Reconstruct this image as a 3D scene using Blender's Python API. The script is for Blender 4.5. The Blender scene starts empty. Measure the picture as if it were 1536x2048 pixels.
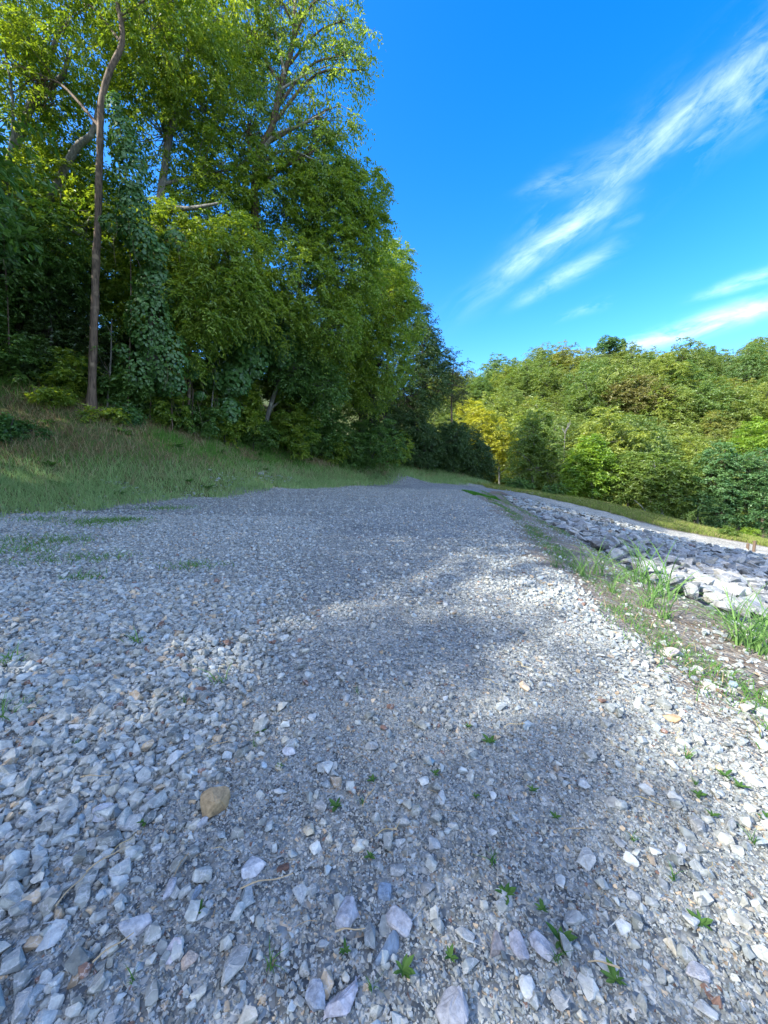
import bpy, bmesh, math, random
import numpy as np
from mathutils import Vector, Matrix
from mathutils.geometry import delaunay_2d_cdt, convex_hull_2d

S = bpy.context.scene
C = S.collection
R = math.radians
rng = np.random.default_rng(7)
random.seed(7)

# ------------------------------------------------------------------ camera
CAM_H, PITCH, F = 1.4, R(5.5), 769.0
cam = bpy.data.objects.new('camera', bpy.data.cameras.new('camera'))
C.objects.link(cam)
cam.location = (0, 0, CAM_H)
cam.rotation_euler = (R(90) - PITCH, 0, 0)
cam.data.sensor_fit = 'HORIZONTAL'
cam.data.sensor_width = 36.0
cam.data.lens = 36.0 * F / 1536.0
cam.data.clip_start = 0.05
cam.data.clip_end = 3000
S.camera = cam
S.render.resolution_x, S.render.resolution_y = 768, 1024

SUN_EL, SUN_AZ = 38.0, -112.0     # azimuth clockwise from +y: the sun stands on the left
EXPOSURE = 2.4
S.view_settings.view_transform = 'Standard'
S.view_settings.look = 'None'
S.view_settings.gamma = 1
S.view_settings.exposure = EXPOSURE
S.cycles.max_bounces = 8
S.cycles.diffuse_bounces = 4
S.cycles.transmission_bounces = 4
S.cycles.glossy_bounces = 2

sun = bpy.data.objects.new('sun', bpy.data.lights.new('sun', 'SUN'))
C.objects.link(sun)
sun.data.energy = 2.4
sun.data.angle = R(0.55)
sun.data.color = (1.0, 0.93, 0.82)
sd = Vector((math.sin(R(SUN_AZ)) * math.cos(R(SUN_EL)), math.cos(R(SUN_AZ)) * math.cos(R(SUN_EL)), math.sin(R(SUN_EL))))
sun.rotation_euler = sd.to_track_quat('Z', 'Y').to_euler()


def pdir(px, py):
    """world direction, scaled so that y = 1, through a point of the photograph"""
    a, b = (px - 768) / F, (1024 - py) / F
    c, s = math.cos(PITCH), math.sin(PITCH)
    y = c + b * s
    return a / y, (b * c - s) / y


def W(px, py, D):
    x, z = pdir(px, py)
    return (x * D, D, CAM_H + z * D)


# ------------------------------------------------------------------ sky
def build_world():
    w = bpy.data.worlds.new("World")
    S.world = w
    w.use_nodes = True
    nt = w.node_tree
    N, L = nt.nodes, nt.links
    bg = N['Background']
    sky = N.new('ShaderNodeTexSky')
    sky.sky_type = 'NISHITA'
    sky.sun_disc = False
    sky.sun_elevation = R(SUN_EL)
    sky.sun_rotation = R(SUN_AZ)
    sky.altitude = 200
    sky.air_density = 1.0
    sky.dust_density = 1.2
    sky.ozone_density = 2.5
    hs = N.new('ShaderNodeHueSaturation')
    hs.inputs['Hue'].default_value = 0.509
    hs.inputs['Saturation'].default_value = 1.44
    hs.inputs['Value'].default_value = 0.95
    L.new(sky.outputs[0], hs.inputs['Color'])

    def M(op, a, b=None, c=None, clamp=False):
        n = N.new('ShaderNodeMath')
        n.operation = op
        n.use_clamp = clamp
        for i, v in enumerate((a, b, c)):
            if v is None:
                continue
            if isinstance(v, (int, float)):
                n.inputs[i].default_value = v
            else:
                L.new(v, n.inputs[i])
        return n.outputs[0]
    tc = N.new('ShaderNodeTexCoord')
    sep = N.new('ShaderNodeSeparateXYZ')
    L.new(tc.outputs['Generated'], sep.inputs[0])
    dx, dy, dz = sep.outputs
    ys = M('MAXIMUM', dy, 0.02)
    X, Z = M('DIVIDE', dx, ys), M('DIVIDE', dz, ys)
    front = M('MULTIPLY_ADD', dy, 8, -0.8, clamp=True)

    def noise(scale, detail, ax, ay, su, sv, off):
        # coordinates along (su) and across (sv) the streak
        u = M('ADD', M('MULTIPLY', X, ax), M('MULTIPLY', Z, ay))
        v = M('SUBTRACT', M('MULTIPLY', Z, ax), M('MULTIPLY', X, ay))
        cb = N.new('ShaderNodeCombineXYZ')
        L.new(M('MULTIPLY', u, su), cb.inputs[0])
        L.new(M('MULTIPLY', v, sv), cb.inputs[1])
        cb.inputs[2].default_value = off
        n = N.new('ShaderNodeTexNoise')
        n.inputs['Scale'].default_value = scale
        n.inputs['Detail'].default_value = detail
        n.inputs['Roughness'].default_value = 0.62
        n.inputs['Distortion'].default_value = 0.35
        L.new(cb.outputs[0], n.inputs['Vector'])
        return n.outputs['Fac']

    total = None

    def streak(p, q, w0, w1, power, off, lo=0.38, hi=0.72):
        nonlocal total
        x0, z0 = pdir(*p)
        x1, z1 = pdir(*q)
        ln = math.hypot(x1 - x0, z1 - z0)
        ax, ay = (x1 - x0) / ln, (z1 - z0) / ln
        u = M('ADD', M('MULTIPLY', M('SUBTRACT', X, x0), ax), M('MULTIPLY', M('SUBTRACT', Z, z0), ay))
        v = M('SUBTRACT', M('MULTIPLY', M('SUBTRACT', Z, z0), ax), M('MULTIPLY', M('SUBTRACT', X, x0), ay))
        big = noise(2.4, 3, ax, ay, 1.0, 1.6, off + 3.1)
        v = M('ADD', v, M('MULTIPLY', M('SUBTRACT', big, 0.5), (w0 + w1) * 0.9))
        t = M('DIVIDE', u, ln)
        wd = M('MULTIPLY_ADD', M('MINIMUM', M('MAXIMUM', t, 0.0), 1.3), w1 - w0, w0)
        q2 = M('DIVIDE', v, wd)
        g = M('EXPONENT', M('MULTIPLY', M('MULTIPLY', q2, q2), -1.0))
        tq = M('MULTIPLY', M('SUBTRACT', t, 0.52), 1.0 / 0.5)
        tq = M('MULTIPLY', tq, tq)
        e0 = M('EXPONENT', M('MULTIPLY', M('MULTIPLY', tq, tq), -0.9))
        e1 = 1.0
        fine = noise(5.5, 12, ax, ay, 1.0, 3.4, off)
        f = M('DIVIDE', M('SUBTRACT', fine, lo), hi - lo, clamp=True)
        r = M('MULTIPLY', M('MULTIPLY', M('MULTIPLY', g, e0), M('MULTIPLY', e1, f)), power)
        total = r if total is None else M('MAXIMUM', total, r)
    streak((970, 575), (1640, 30), 0.035, 0.085, 0.25, 1.7, 0.42, 0.8)
    streak((1180, 400), (1480, 130), 0.028, 0.04, 0.27, 6.2, 0.36, 0.75)
    streak((990, 560), (1230, 390), 0.024, 0.036, 0.32, 9.9, 0.38, 0.75)
    streak((1030, 605), (1230, 495), 0.014, 0.022, 0.2, 4.4, 0.36, 0.75)
    streak((1050, 385), (1260, 320), 0.02, 0.045, 0.16, 2.2, 0.35, 0.8)
    streak((1200, 705), (1640, 580), 0.015, 0.03, 0.42, 8.3, 0.3, 0.7)
    streak((1400, 590), (1660, 515), 0.01, 0.022, 0.28, 5.5, 0.36, 0.75)
    streak((1110, 642), (1215, 605), 0.008, 0.012, 0.16, 7.7, 0.36, 0.75)
    streak((1215, 465), (1280, 435), 0.007, 0.01, 0.09, 3.7, 0.36, 0.75)
    total = M('MULTIPLY', total, front)
    zs = M('MAXIMUM', dz, 0.06)  # unseen cirrus veil behind the camera, added as white fill for the shade
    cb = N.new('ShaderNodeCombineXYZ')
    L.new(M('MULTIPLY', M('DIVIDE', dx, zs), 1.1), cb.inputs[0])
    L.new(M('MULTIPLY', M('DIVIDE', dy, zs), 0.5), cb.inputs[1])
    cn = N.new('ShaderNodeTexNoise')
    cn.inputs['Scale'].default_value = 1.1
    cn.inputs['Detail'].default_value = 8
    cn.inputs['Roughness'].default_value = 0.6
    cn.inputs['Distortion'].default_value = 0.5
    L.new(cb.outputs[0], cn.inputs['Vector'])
    fill_cir = M('MULTIPLY_ADD', cn.outputs['Fac'], 3.0, -1.15, clamp=True)
    fill_cir = M('MULTIPLY', fill_cir, M('MULTIPLY_ADD', dy, -2.2, 0.2, clamp=True))
    total = M('MAXIMUM', total, M('MULTIPLY', fill_cir, M('MULTIPLY_ADD', dz, 5.0, 0.0, clamp=True)))
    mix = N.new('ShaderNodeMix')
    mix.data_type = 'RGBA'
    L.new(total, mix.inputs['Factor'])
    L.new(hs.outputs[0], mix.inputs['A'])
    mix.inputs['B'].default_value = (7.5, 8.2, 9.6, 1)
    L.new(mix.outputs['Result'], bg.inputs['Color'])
    bg.inputs['Strength'].default_value = 0.1


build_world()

# ------------------------------------------------------------------ small helpers


def hash2(i, j, seed):
    h = (i.astype(np.int64) * 374761393 + j.astype(np.int64) * 668265263 + seed * 974634777) & 0xFFFFFFFF
    h = ((h ^ (h >> 13)) * 1274126177) & 0xFFFFFFFF
    return ((h ^ (h >> 16)) & 0xFFFF) / 65535.0


def vnoise(x, y, scale, seed=0, octaves=3):
    x, y = np.asarray(x, float) / scale, np.asarray(y, float) / scale
    out, amp, tot = 0.0, 1.0, 0.0
    for o in range(octaves):
        i, j = np.floor(x), np.floor(y)
        fx, fy = x - i, y - j
        fx, fy = fx * fx * (3 - 2 * fx), fy * fy * (3 - 2 * fy)
        a, b = hash2(i, j, seed + o), hash2(i + 1, j, seed + o)
        c, d = hash2(i, j + 1, seed + o), hash2(i + 1, j + 1, seed + o)
        out = out + amp * (a * (1 - fx) * (1 - fy) + b * fx * (1 - fy) + c * (1 - fx) * fy + d * fx * fy)
        tot += amp
        amp *= 0.5
        x, y = x * 2.03 + 11.3, y * 2.03 + 5.7
    return out / tot


def sstep(a, b, x):
    t = np.clip((np.asarray(x, float) - a) / (b - a), 0, 1)
    return t * t * (3 - 2 * t)


def unit(v):
    return v / np.maximum(np.linalg.norm(v, axis=-1, keepdims=True), 1e-9)


def sd_poly(x, y, poly):
    """signed distance to a polygon, positive inside"""
    x, y = np.asarray(x, float), np.asarray(y, float)
    d = np.full(x.shape, 1e9)
    inside = np.zeros(x.shape, bool)
    n = len(poly)
    for k in range(n):
        (ax, ay), (bx, by) = poly[k], poly[(k + 1) % n]
        ex, ey = bx - ax, by - ay
        t = np.clip(((x - ax) * ex + (y - ay) * ey) / (ex * ex + ey * ey + 1e-12), 0, 1)
        d = np.minimum(d, np.hypot(x - ax - t * ex, y - ay - t * ey))
        if ay != by:
            c = ((ay > y) != (by > y)) & (x < (bx - ax) * (y - ay) / (by - ay) + ax)
            inside ^= c
    return np.where(inside, d, -d)


def mesh_np(name, verts, faces, mat=None, attrs=None, smooth=False):
    """faces: one (n,k) index array or a list of such arrays; attrs: name -> (type, per-vertex array)"""
    me = bpy.data.meshes.new(name)
    verts = np.ascontiguousarray(verts, np.float32)
    fl = faces if isinstance(faces, list) else [faces]
    fl = [np.asarray(f, np.int32) for f in fl if len(f)]
    me.vertices.add(len(verts))
    me.vertices.foreach_set('co', verts.ravel())
    loops = np.concatenate([f.ravel() for f in fl])
    tot = np.concatenate([np.full(len(f), f.shape[1], np.int32) for f in fl])
    start = np.concatenate([[0], np.cumsum(tot)[:-1]]).astype(np.int32)
    me.loops.add(len(loops))
    me.loops.foreach_set('vertex_index', loops)
    me.polygons.add(len(tot))
    me.polygons.foreach_set('loop_start', start)
    me.polygons.foreach_set('loop_total', tot)
    me.polygons.foreach_set('use_smooth', np.full(len(tot), smooth, bool))
    for k, (ty, arr) in (attrs or {}).items():
        at = me.attributes.new(k, ty, 'POINT')
        arr = np.ascontiguousarray(arr, np.float32)
        at.data.foreach_set('value' if ty == 'FLOAT' else 'color', arr.ravel())
    me.update(calc_edges=True)
    if mat:
        me.materials.append(mat)
    return me


def link(name, me, parent=None, loc=None, rot=None, scl=None):
    o = bpy.data.objects.new(name, me)
    C.objects.link(o)
    if parent:
        o.parent = parent
    if loc is not None:
        o.location = loc
    if rot is not None:
        o.rotation_euler = rot
    if scl is not None:
        o.scale = scl if hasattr(scl, '__len__') else (scl, scl, scl)
    return o


def tag(o, label=None, cat=None, group=None, kind=None):
    if label:
        o['label'] = label
    if cat:
        o['category'] = cat
    if group:
        o['group'] = group
    if kind:
        o['kind'] = kind
    return o


def empty(name, loc):
    o = bpy.data.objects.new(name, None)
    o.empty_display_size = 0.2
    C.objects.link(o)
    o.location = loc
    return o


def copy_tree(o):
    c = o.copy()
    C.objects.link(c)
    for ch in list(o.children):
        d = copy_tree(ch)
        d.parent = c
    return c


class Acc:
    """collects vertex and face arrays of one mesh"""

    def __init__(self):
        self.v, self.f, self.a, self.n = [], {}, [], 0

    def add(self, v, f, a=None):
        v = np.asarray(v, float).reshape(-1, 3)
        f = np.asarray(f, np.int64)
        self.f.setdefault(f.shape[1], []).append(f + self.n)
        self.v.append(v)
        if a is not None:
            self.a.append(np.asarray(a, float))
        self.n += len(v)

    def mesh(self, name, mat, attr=None, smooth=False):
        v = np.concatenate(self.v)
        fs = [np.concatenate(x) for x in self.f.values()]
        attrs = None
        if attr and self.a:
            arr = np.concatenate(self.a)
            attrs = {attr: ('FLOAT' if arr.ndim == 1 else 'FLOAT_COLOR', arr)}
        return mesh_np(name, v, fs, mat, attrs, smooth)


def tube(acc, pts, radii, seg=7, wob=0.0):
    """a tapered tube along a polyline"""
    pts = np.asarray(pts, float)
    n = len(pts)
    d = unit(np.gradient(pts, axis=0))
    ref = np.array([0.31, 0.95, 0.05]) if abs(d[0][2]) > 0.6 else np.array([0.05, 0.1, 1.0])
    a = unit(np.cross(d, ref))
    b = np.cross(d, a)
    th = np.linspace(0, 2 * math.pi, seg, endpoint=False)
    r = np.asarray(radii, float)[:, None] * (1 + wob * rng.normal(size=(n, seg)))
    v = pts[:, None, :] + r[..., None] * (np.cos(th)[None, :, None] * a[:, None, :] + np.sin(th)[None, :, None] * b[:, None, :])
    i = np.arange(n - 1)[:, None] * seg
    j = np.arange(seg)[None, :]
    k = (j + 1) % seg
    f = np.stack([i + j, i + k, i + k + seg, i + j + seg], -1).reshape(-1, 4)
    acc.add(v.reshape(-1, 3), f)


def smooth_path(pts, per=5):
    """Catmull-Rom through the points"""
    p = np.asarray(pts, float)
    p = np.vstack([2 * p[0] - p[1], p, 2 * p[-1] - p[-2]])
    out = []
    for k in range(1, len(p) - 2):
        for t in np.linspace(0, 1, per, endpoint=False):
            a, b, c, d = p[k - 1], p[k], p[k + 1], p[k + 2]
            out.append(0.5 * (2 * b + (c - a) * t + (2 * a - 5 * b + 4 * c - d) * t * t + (3 * b - a - 3 * c + d) * t ** 3))
    out.append(p[-2])
    return np.array(out)


# ------------------------------------------------------------------ materials
def new_mat(name):
    m = bpy.data.materials.new(name)
    m.use_nodes = True
    nt = m.node_tree
    nt.nodes.clear()
    out = nt.nodes.new('ShaderNodeOutputMaterial')
    return m, nt, nt.nodes, nt.links, out


def ramp(N, stops):
    n = N.new('ShaderNodeValToRGB')
    e = n.color_ramp.elements
    while len(e) > 1:
        e.remove(e[-1])
    for k, (p, c) in enumerate(stops):
        x = e[0] if k == 0 else e.new(p)
        x.position = p
        x.color = (*c, 1)
    return n


def leaf_mat(name, dark, light, trans=0.42, vary=0.0, gloss=0.035):
    m, nt, N, L, out = new_mat(name)
    at = N.new('ShaderNodeAttribute')
    at.attribute_name = 'lv'
    rp = ramp(N, [(0.0, dark), (1.0, light)])
    L.new(at.outputs['Fac'], rp.inputs[0])
    col = rp.outputs[0]
    if vary:
        oi = N.new('ShaderNodeObjectInfo')
        r2 = ramp(N, [(0.0, (0.6, 0.78, 0.7)), (0.2, (1.2, 1.12, 0.75)), (0.4, (0.72, 0.95, 1.1)), (0.55, (1.0, 1.0, 1.0)), (0.75, (1.45, 1.3, 0.75)), (0.88, (0.85, 0.9, 0.8)), (0.97, (1.3, 1.05, 0.85))])
        L.new(oi.outputs['Random'], r2.inputs[0])
        mx = N.new('ShaderNodeMix')
        mx.data_type = 'RGBA'
        mx.blend_type = 'MULTIPLY'
        mx.inputs['Factor'].default_value = vary
        L.new(col, mx.inputs['A'])
        L.new(r2.outputs[0], mx.inputs['B'])
        col = mx.outputs['Result']
    df = N.new('ShaderNodeBsdfDiffuse')
    L.new(col, df.inputs['Color'])
    tr = N.new('ShaderNodeBsdfTranslucent')
    tm = N.new('ShaderNodeMix')
    tm.data_type = 'RGBA'
    tm.blend_type = 'MULTIPLY'
    tm.inputs['Factor'].default_value = 1
    L.new(col, tm.inputs['A'])
    tm.inputs['B'].default_value = (1.65, 1.5, 0.5, 1)
    L.new(tm.outputs['Result'], tr.inputs['Color'])
    mi = N.new('ShaderNodeMixShader')
    mi.inputs[0].default_value = trans
    L.new(df.outputs[0], mi.inputs[1])
    L.new(tr.outputs[0], mi.inputs[2])
    gl = N.new('ShaderNodeBsdfGlossy')
    gl.inputs['Roughness'].default_value = 0.45
    gl.inputs['Color'].default_value = (0.8, 0.85, 0.9, 1)
    m2 = N.new('ShaderNodeMixShader')
    m2.inputs[0].default_value = gloss
    L.new(mi.outputs[0], m2.inputs[1])
    L.new(gl.outputs[0], m2.inputs[2])
    L.new(m2.outputs[0], out.inputs[0])
    return m


def bark_mat(name, a, b, scale=6.0):
    m, nt, N, L, out = new_mat(name)
    tc = N.new('ShaderNodeTexCoord')
    mp = N.new('ShaderNodeMapping')
    mp.inputs['Scale'].default_value = (1, 1, 0.16)
    L.new(tc.outputs['Object'], mp.inputs[0])
    n1 = N.new('ShaderNodeTexNoise')
    n1.inputs['Scale'].default_value = scale * 2.2
    n1.inputs['Detail'].default_value = 6
    L.new(mp.outputs[0], n1.inputs['Vector'])
    rp = ramp(N, [(0.32, a), (0.66, b)])
    L.new(n1.outputs['Fac'], rp.inputs[0])
    n2 = N.new('ShaderNodeTexNoise')
    n2.inputs['Scale'].default_value = 2.2
    L.new(tc.outputs['Object'], n2.inputs['Vector'])
    r2 = ramp(N, [(0.6, (0, 0, 0)), (0.72, (1, 1, 1))])
    L.new(n2.outputs['Fac'], r2.inputs[0])
    mx = N.new('ShaderNodeMix')
    mx.data_type = 'RGBA'
    L.new(r2.outputs[0], mx.inputs['Factor'])
    L.new(rp.outputs[0], mx.inputs['A'])
    mx.inputs['B'].default_value = (b[0] * 1.5, b[1] * 1.55, b[2] * 1.5, 1)
    p = N.new('ShaderNodeBsdfPrincipled')
    L.new(mx.outputs['Result'], p.inputs['Base Color'])
    p.inputs['Roughness'].default_value = 0.9
    bp = N.new('ShaderNodeBump')
    bp.inputs['Strength'].default_value = 0.8
    bp.inputs['Distance'].default_value = 0.03
    L.new(n1.outputs['Fac'], bp.inputs['Height'])
    L.new(bp.outputs[0], p.inputs['Normal'])
    L.new(p.outputs[0], out.inputs[0])
    return m


def stone_mat(name, use_attr, base=(0.30, 0.33, 0.37), nscale=40.0):
    """limestone: mottled grey with pale scuffed patches and a little tan"""
    m, nt, N, L, out = new_mat(name)
    geo = N.new('ShaderNodeNewGeometry')
    if use_attr:
        at = N.new('ShaderNodeAttribute')
        at.attribute_name = 'col'
        col, vec = at.outputs['Color'], geo.outputs['Position']
    else:
        oi = N.new('ShaderNodeObjectInfo')
        b = base
        r0 = ramp(N, [(0.0, [c * 0.62 for c in b]), (0.3, [c * 0.85 for c in b]), (0.55, b), (0.8, [c * 1.28 for c in b]),
                      (0.93, [b[0] * 1.35, b[1] * 1.32, b[2] * 1.25]), (1.0, (b[0] * 1.15, b[1] * 0.98, b[2] * 0.72))])
        L.new(oi.outputs['Random'], r0.inputs[0])
        col = r0.outputs[0]
        vec = geo.outputs['Position']
    n1 = N.new('ShaderNodeTexNoise')
    n1.inputs['Scale'].default_value = nscale
    n1.inputs['Detail'].default_value = 5
    n1.inputs['Roughness'].default_value = 0.65
    L.new(vec, n1.inputs['Vector'])
    r1 = ramp(N, [(0.28, (0.62, 0.62, 0.64)), (0.5, (1, 1, 1)), (0.72, (1.4, 1.38, 1.34))])
    L.new(n1.outputs['Fac'], r1.inputs[0])
    mx = N.new('ShaderNodeMix')
    mx.data_type = 'RGBA'
    mx.blend_type = 'MULTIPLY'
    mx.inputs['Factor'].default_value = 1
    L.new(col, mx.inputs['A'])
    L.new(r1.outputs[0], mx.inputs['B'])
    # thin pale veins
    n3 = N.new('ShaderNodeTexVoronoi')
    n3.feature = 'DISTANCE_TO_EDGE'
    n3.inputs['Scale'].default_value = nscale * 0.55
    dn = N.new('ShaderNodeMix')
    dn.data_type = 'VECTOR'
    dn.inputs['Factor'].default_value = 0.04
    L.new(vec, dn.inputs['A'])
    L.new(n1.outputs['Color'], dn.inputs['B'])
    L.new(dn.outputs['Result'], n3.inputs['Vector'])
    r3 = ramp(N, [(0.0, (0.5, 0.5, 0.5)), (0.05, (0, 0, 0))])
    L.new(n3.outputs['Distance'], r3.inputs[0])
    m2 = N.new('ShaderNodeMix')
    m2.data_type = 'RGBA'
    L.new(r3.outputs[0], m2.inputs['Factor'])
    L.new(mx.outputs['Result'], m2.inputs['A'])
    m2.inputs['B'].default_value = (0.46, 0.47, 0.475, 1)
    p = N.new('ShaderNodeBsdfPrincipled')
    L.new(m2.outputs['Result'], p.inputs['Base Color'])
    p.inputs['Roughness'].default_value = 0.82
    p.inputs['Specular IOR Level'].default_value = 0.35
    bp = N.new('ShaderNodeBump')
    bp.inputs['Strength'].default_value = 0.5
    bp.inputs['Distance'].default_value = 0.25 / nscale
    L.new(n1.outputs['Fac'], bp.inputs['Height'])
    L.new(bp.outputs[0], p.inputs['Normal'])
    L.new(p.outputs[0], out.inputs[0])
    return m


def ground_mat():
    """one material for all ground sheets: the 'zone' attribute holds gravel (r), dirt (g), rock bed (b)"""
    m, nt, N, L, out = new_mat('ground')
    geo = N.new('ShaderNodeNewGeometry')
    at = N.new('ShaderNodeAttribute')
    at.attribute_name = 'zone'
    sp = N.new('ShaderNodeSeparateColor')
    L.new(at.outputs['Color'], sp.inputs[0])

    def noise(scale, detail=4, rough=0.6):
        n = N.new('ShaderNodeTexNoise')
        n.inputs['Scale'].default_value = scale
        n.inputs['Detail'].default_value = detail
        n.inputs['Roughness'].default_value = rough
        L.new(geo.outputs['Position'], n.inputs['Vector'])
        return n

    def mixc(f, a, b, blend='MIX'):
        n = N.new('ShaderNodeMix')
        n.data_type = 'RGBA'
        n.blend_type = blend
        for s, v in (('Factor', f), ('A', a), ('B', b)):
            if isinstance(v, (int, float)):
                n.inputs[s].default_value = v
            elif isinstance(v, tuple):
                n.inputs[s].default_value = (*v, 1)
            else:
                L.new(v, n.inputs[s])
        return n.outputs['Result']
    # gravel: stone cells of two sizes
    v1 = N.new('ShaderNodeTexVoronoi')
    v1.inputs['Scale'].default_value = 26
    L.new(geo.outputs['Position'], v1.inputs['Vector'])
    sc = N.new('ShaderNodeSeparateColor')
    L.new(v1.outputs['Color'], sc.inputs[0])
    r1 = ramp(N, [(0.0, (0.1, 0.11, 0.112)), (0.4, (0.182, 0.198, 0.2)), (0.8, (0.28, 0.3, 0.3)), (0.93, (0.39, 0.41, 0.4)), (1.0, (0.32, 0.26, 0.19))])
    L.new(sc.outputs[0], r1.inputs[0])
    v2 = N.new('ShaderNodeTexVoronoi')
    v2.inputs['Scale'].default_value = 11
    L.new(geo.outputs['Position'], v2.inputs['Vector'])
    sc2 = N.new('ShaderNodeSeparateColor')
    L.new(v2.outputs['Color'], sc2.inputs[0])
    r2 = ramp(N, [(0.0, (0.8, 0.8, 0.8)), (1.0, (1.22, 1.22, 1.22))])
    L.new(sc2.outputs[1], r2.inputs[0])
    grav = mixc(1.0, r1.outputs[0], r2.outputs[0], 'MULTIPLY')
    rg = ramp(N, [(0.0, (1.1, 1.1, 1.1)), (0.75, (0.85, 0.85, 0.85)), (1.0, (0.35, 0.34, 0.33))])
    md = N.new('ShaderNodeMath')
    md.operation = 'MULTIPLY'
    md.inputs[1].default_value = 26 * 1.1
    L.new(v1.outputs['Distance'], rg.inputs[0])
    grav = mixc(1.0, grav, rg.outputs[0], 'MULTIPLY')
    big = noise(0.55, 4)
    rb = ramp(N, [(0.3, (0.8, 0.8, 0.8)), (0.7, (1.15, 1.15, 1.13))])
    L.new(big.outputs['Fac'], rb.inputs[0])
    grav = mixc(1.0, grav, rb.outputs[0], 'MULTIPLY')
    pale = mixc(1.0, grav, (1.6, 1.46, 1.28), 'MULTIPLY')
    grav = mixc(at.outputs['Alpha'], grav, pale)  # pale warm tint paints the sunlit look of the far road into the gravel
    # soil under the grass
    ns = noise(3.0, 6)
    rs = ramp(N, [(0.25, (0.045, 0.06, 0.02)), (0.5, (0.09, 0.115, 0.038)), (0.75, (0.16, 0.15, 0.075))])
    L.new(ns.outputs['Fac'], rs.inputs[0])
    # dirt
    nd = noise(9.0, 6)
    rd = ramp(N, [(0.25, (0.085, 0.065, 0.045)), (0.5, (0.16, 0.125, 0.09)), (0.75, (0.3, 0.26, 0.21))])
    L.new(nd.outputs['Fac'], rd.inputs[0])
    col = mixc(sp.outputs[1], rs.outputs[0], rd.outputs[0])
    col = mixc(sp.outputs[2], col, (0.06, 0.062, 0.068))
    brk = noise(6.0, 5)
    mm = N.new('ShaderNodeMath')
    mm.operation = 'MULTIPLY_ADD'
    mm.use_clamp = True
    L.new(sp.outputs[0], mm.inputs[0])
    mm.inputs[1].default_value = 2.6
    ms = N.new('ShaderNodeMath')
    ms.operation = 'MULTIPLY'
    L.new(brk.outputs['Fac'], ms.inputs[0])
    ms.inputs[1].default_value = -1.6
    L.new(ms.outputs[0], mm.inputs[2])
    col = mixc(mm.outputs[0], col, grav)
    p = N.new('ShaderNodeBsdfPrincipled')
    L.new(col, p.inputs['Base Color'])
    p.inputs['Roughness'].default_value = 0.95
    p.inputs['Specular IOR Level'].default_value = 0.15
    bp = N.new('ShaderNodeBump')
    bp.invert = True
    bp.inputs['Strength'].default_value = 0.9
    bp.inputs['Distance'].default_value = 0.03
    L.new(v1.outputs['Distance'], bp.inputs['Height'])
    L.new(bp.outputs[0], p.inputs['Normal'])
    L.new(p.outputs[0], out.inputs[0])
    return m


def blade_mat():
    m, nt, N, L, out = new_mat('grass_blade')
    at = N.new('ShaderNodeAttribute')
    at.attribute_name = 'col'
    df = N.new('ShaderNodeBsdfDiffuse')
    tr = N.new('ShaderNodeBsdfTranslucent')
    L.new(at.outputs['Color'], df.inputs['Color'])
    L.new(at.outputs['Color'], tr.inputs['Color'])
    mi = N.new('ShaderNodeMixShader')
    mi.inputs[0].default_value = 0.35
    L.new(df.outputs[0], mi.inputs[1])
    L.new(tr.outputs[0], mi.inputs[2])
    L.new(mi.outputs[0], out.inputs[0])
    return m


def plain_mat(name, col, rough=0.9, nscale=20.0, amp=0.35):
    m, nt, N, L, out = new_mat(name)
    tc = N.new('ShaderNodeTexCoord')
    n = N.new('ShaderNodeTexNoise')
    n.inputs['Scale'].default_value = nscale
    n.inputs['Detail'].default_value = 9
    n.inputs['Roughness'].default_value = 0.65
    L.new(tc.outputs['Object'], n.inputs['Vector'])
    rp = ramp(N, [(0.3, [c * (1 - amp) for c in col]), (0.7, [c * (1 + amp) for c in col])])
    L.new(n.outputs['Fac'], rp.inputs[0])
    p = N.new('ShaderNodeBsdfPrincipled')
    L.new(rp.outputs[0], p.inputs['Base Color'])
    p.inputs['Roughness'].default_value = rough
    bp = N.new('ShaderNodeBump')
    bp.inputs['Strength'].default_value = 0.5
    bp.inputs['Distance'].default_value = 0.01
    L.new(n.outputs['Fac'], bp.inputs['Height'])
    L.new(bp.outputs[0], p.inputs['Normal'])
    L.new(p.outputs[0], out.inputs[0])
    return m


M_GROUND = ground_mat()
M_STONE_FILL = stone_mat('limestone_gravel', True)
M_STONE = stone_mat('limestone_chunk', False, (0.315, 0.338, 0.338), 38.0)
M_BOULDER = stone_mat('limestone_boulder', False, (0.22, 0.23, 0.232), 11.0)
M_BOULDER_FILL = stone_mat('limestone_boulder_bed', True, nscale=9.0)
M_BLADE = blade_mat()
M_BARK = bark_mat('brown_bark', (0.055, 0.04, 0.03), (0.17, 0.125, 0.09))
M_BARK_GREY = bark_mat('grey_bark', (0.075, 0.075, 0.068), (0.2, 0.2, 0.18))
M_BARK_PALE = bark_mat('pale_bark', (0.16, 0.15, 0.13), (0.42, 0.4, 0.36))
M_BARK_DARK = bark_mat('dark_bark', (0.025, 0.022, 0.018), (0.075, 0.066, 0.055))

# ------------------------------------------------------------------ terrain
CTRL = []


def ctl(x, y, z):
    CTRL.append((x, y, z))


def ctw(px, py, D, dz=0.0):
    x, y, z = W(px, py, D)
    CTRL.append((x, y, z + dz))


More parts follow.
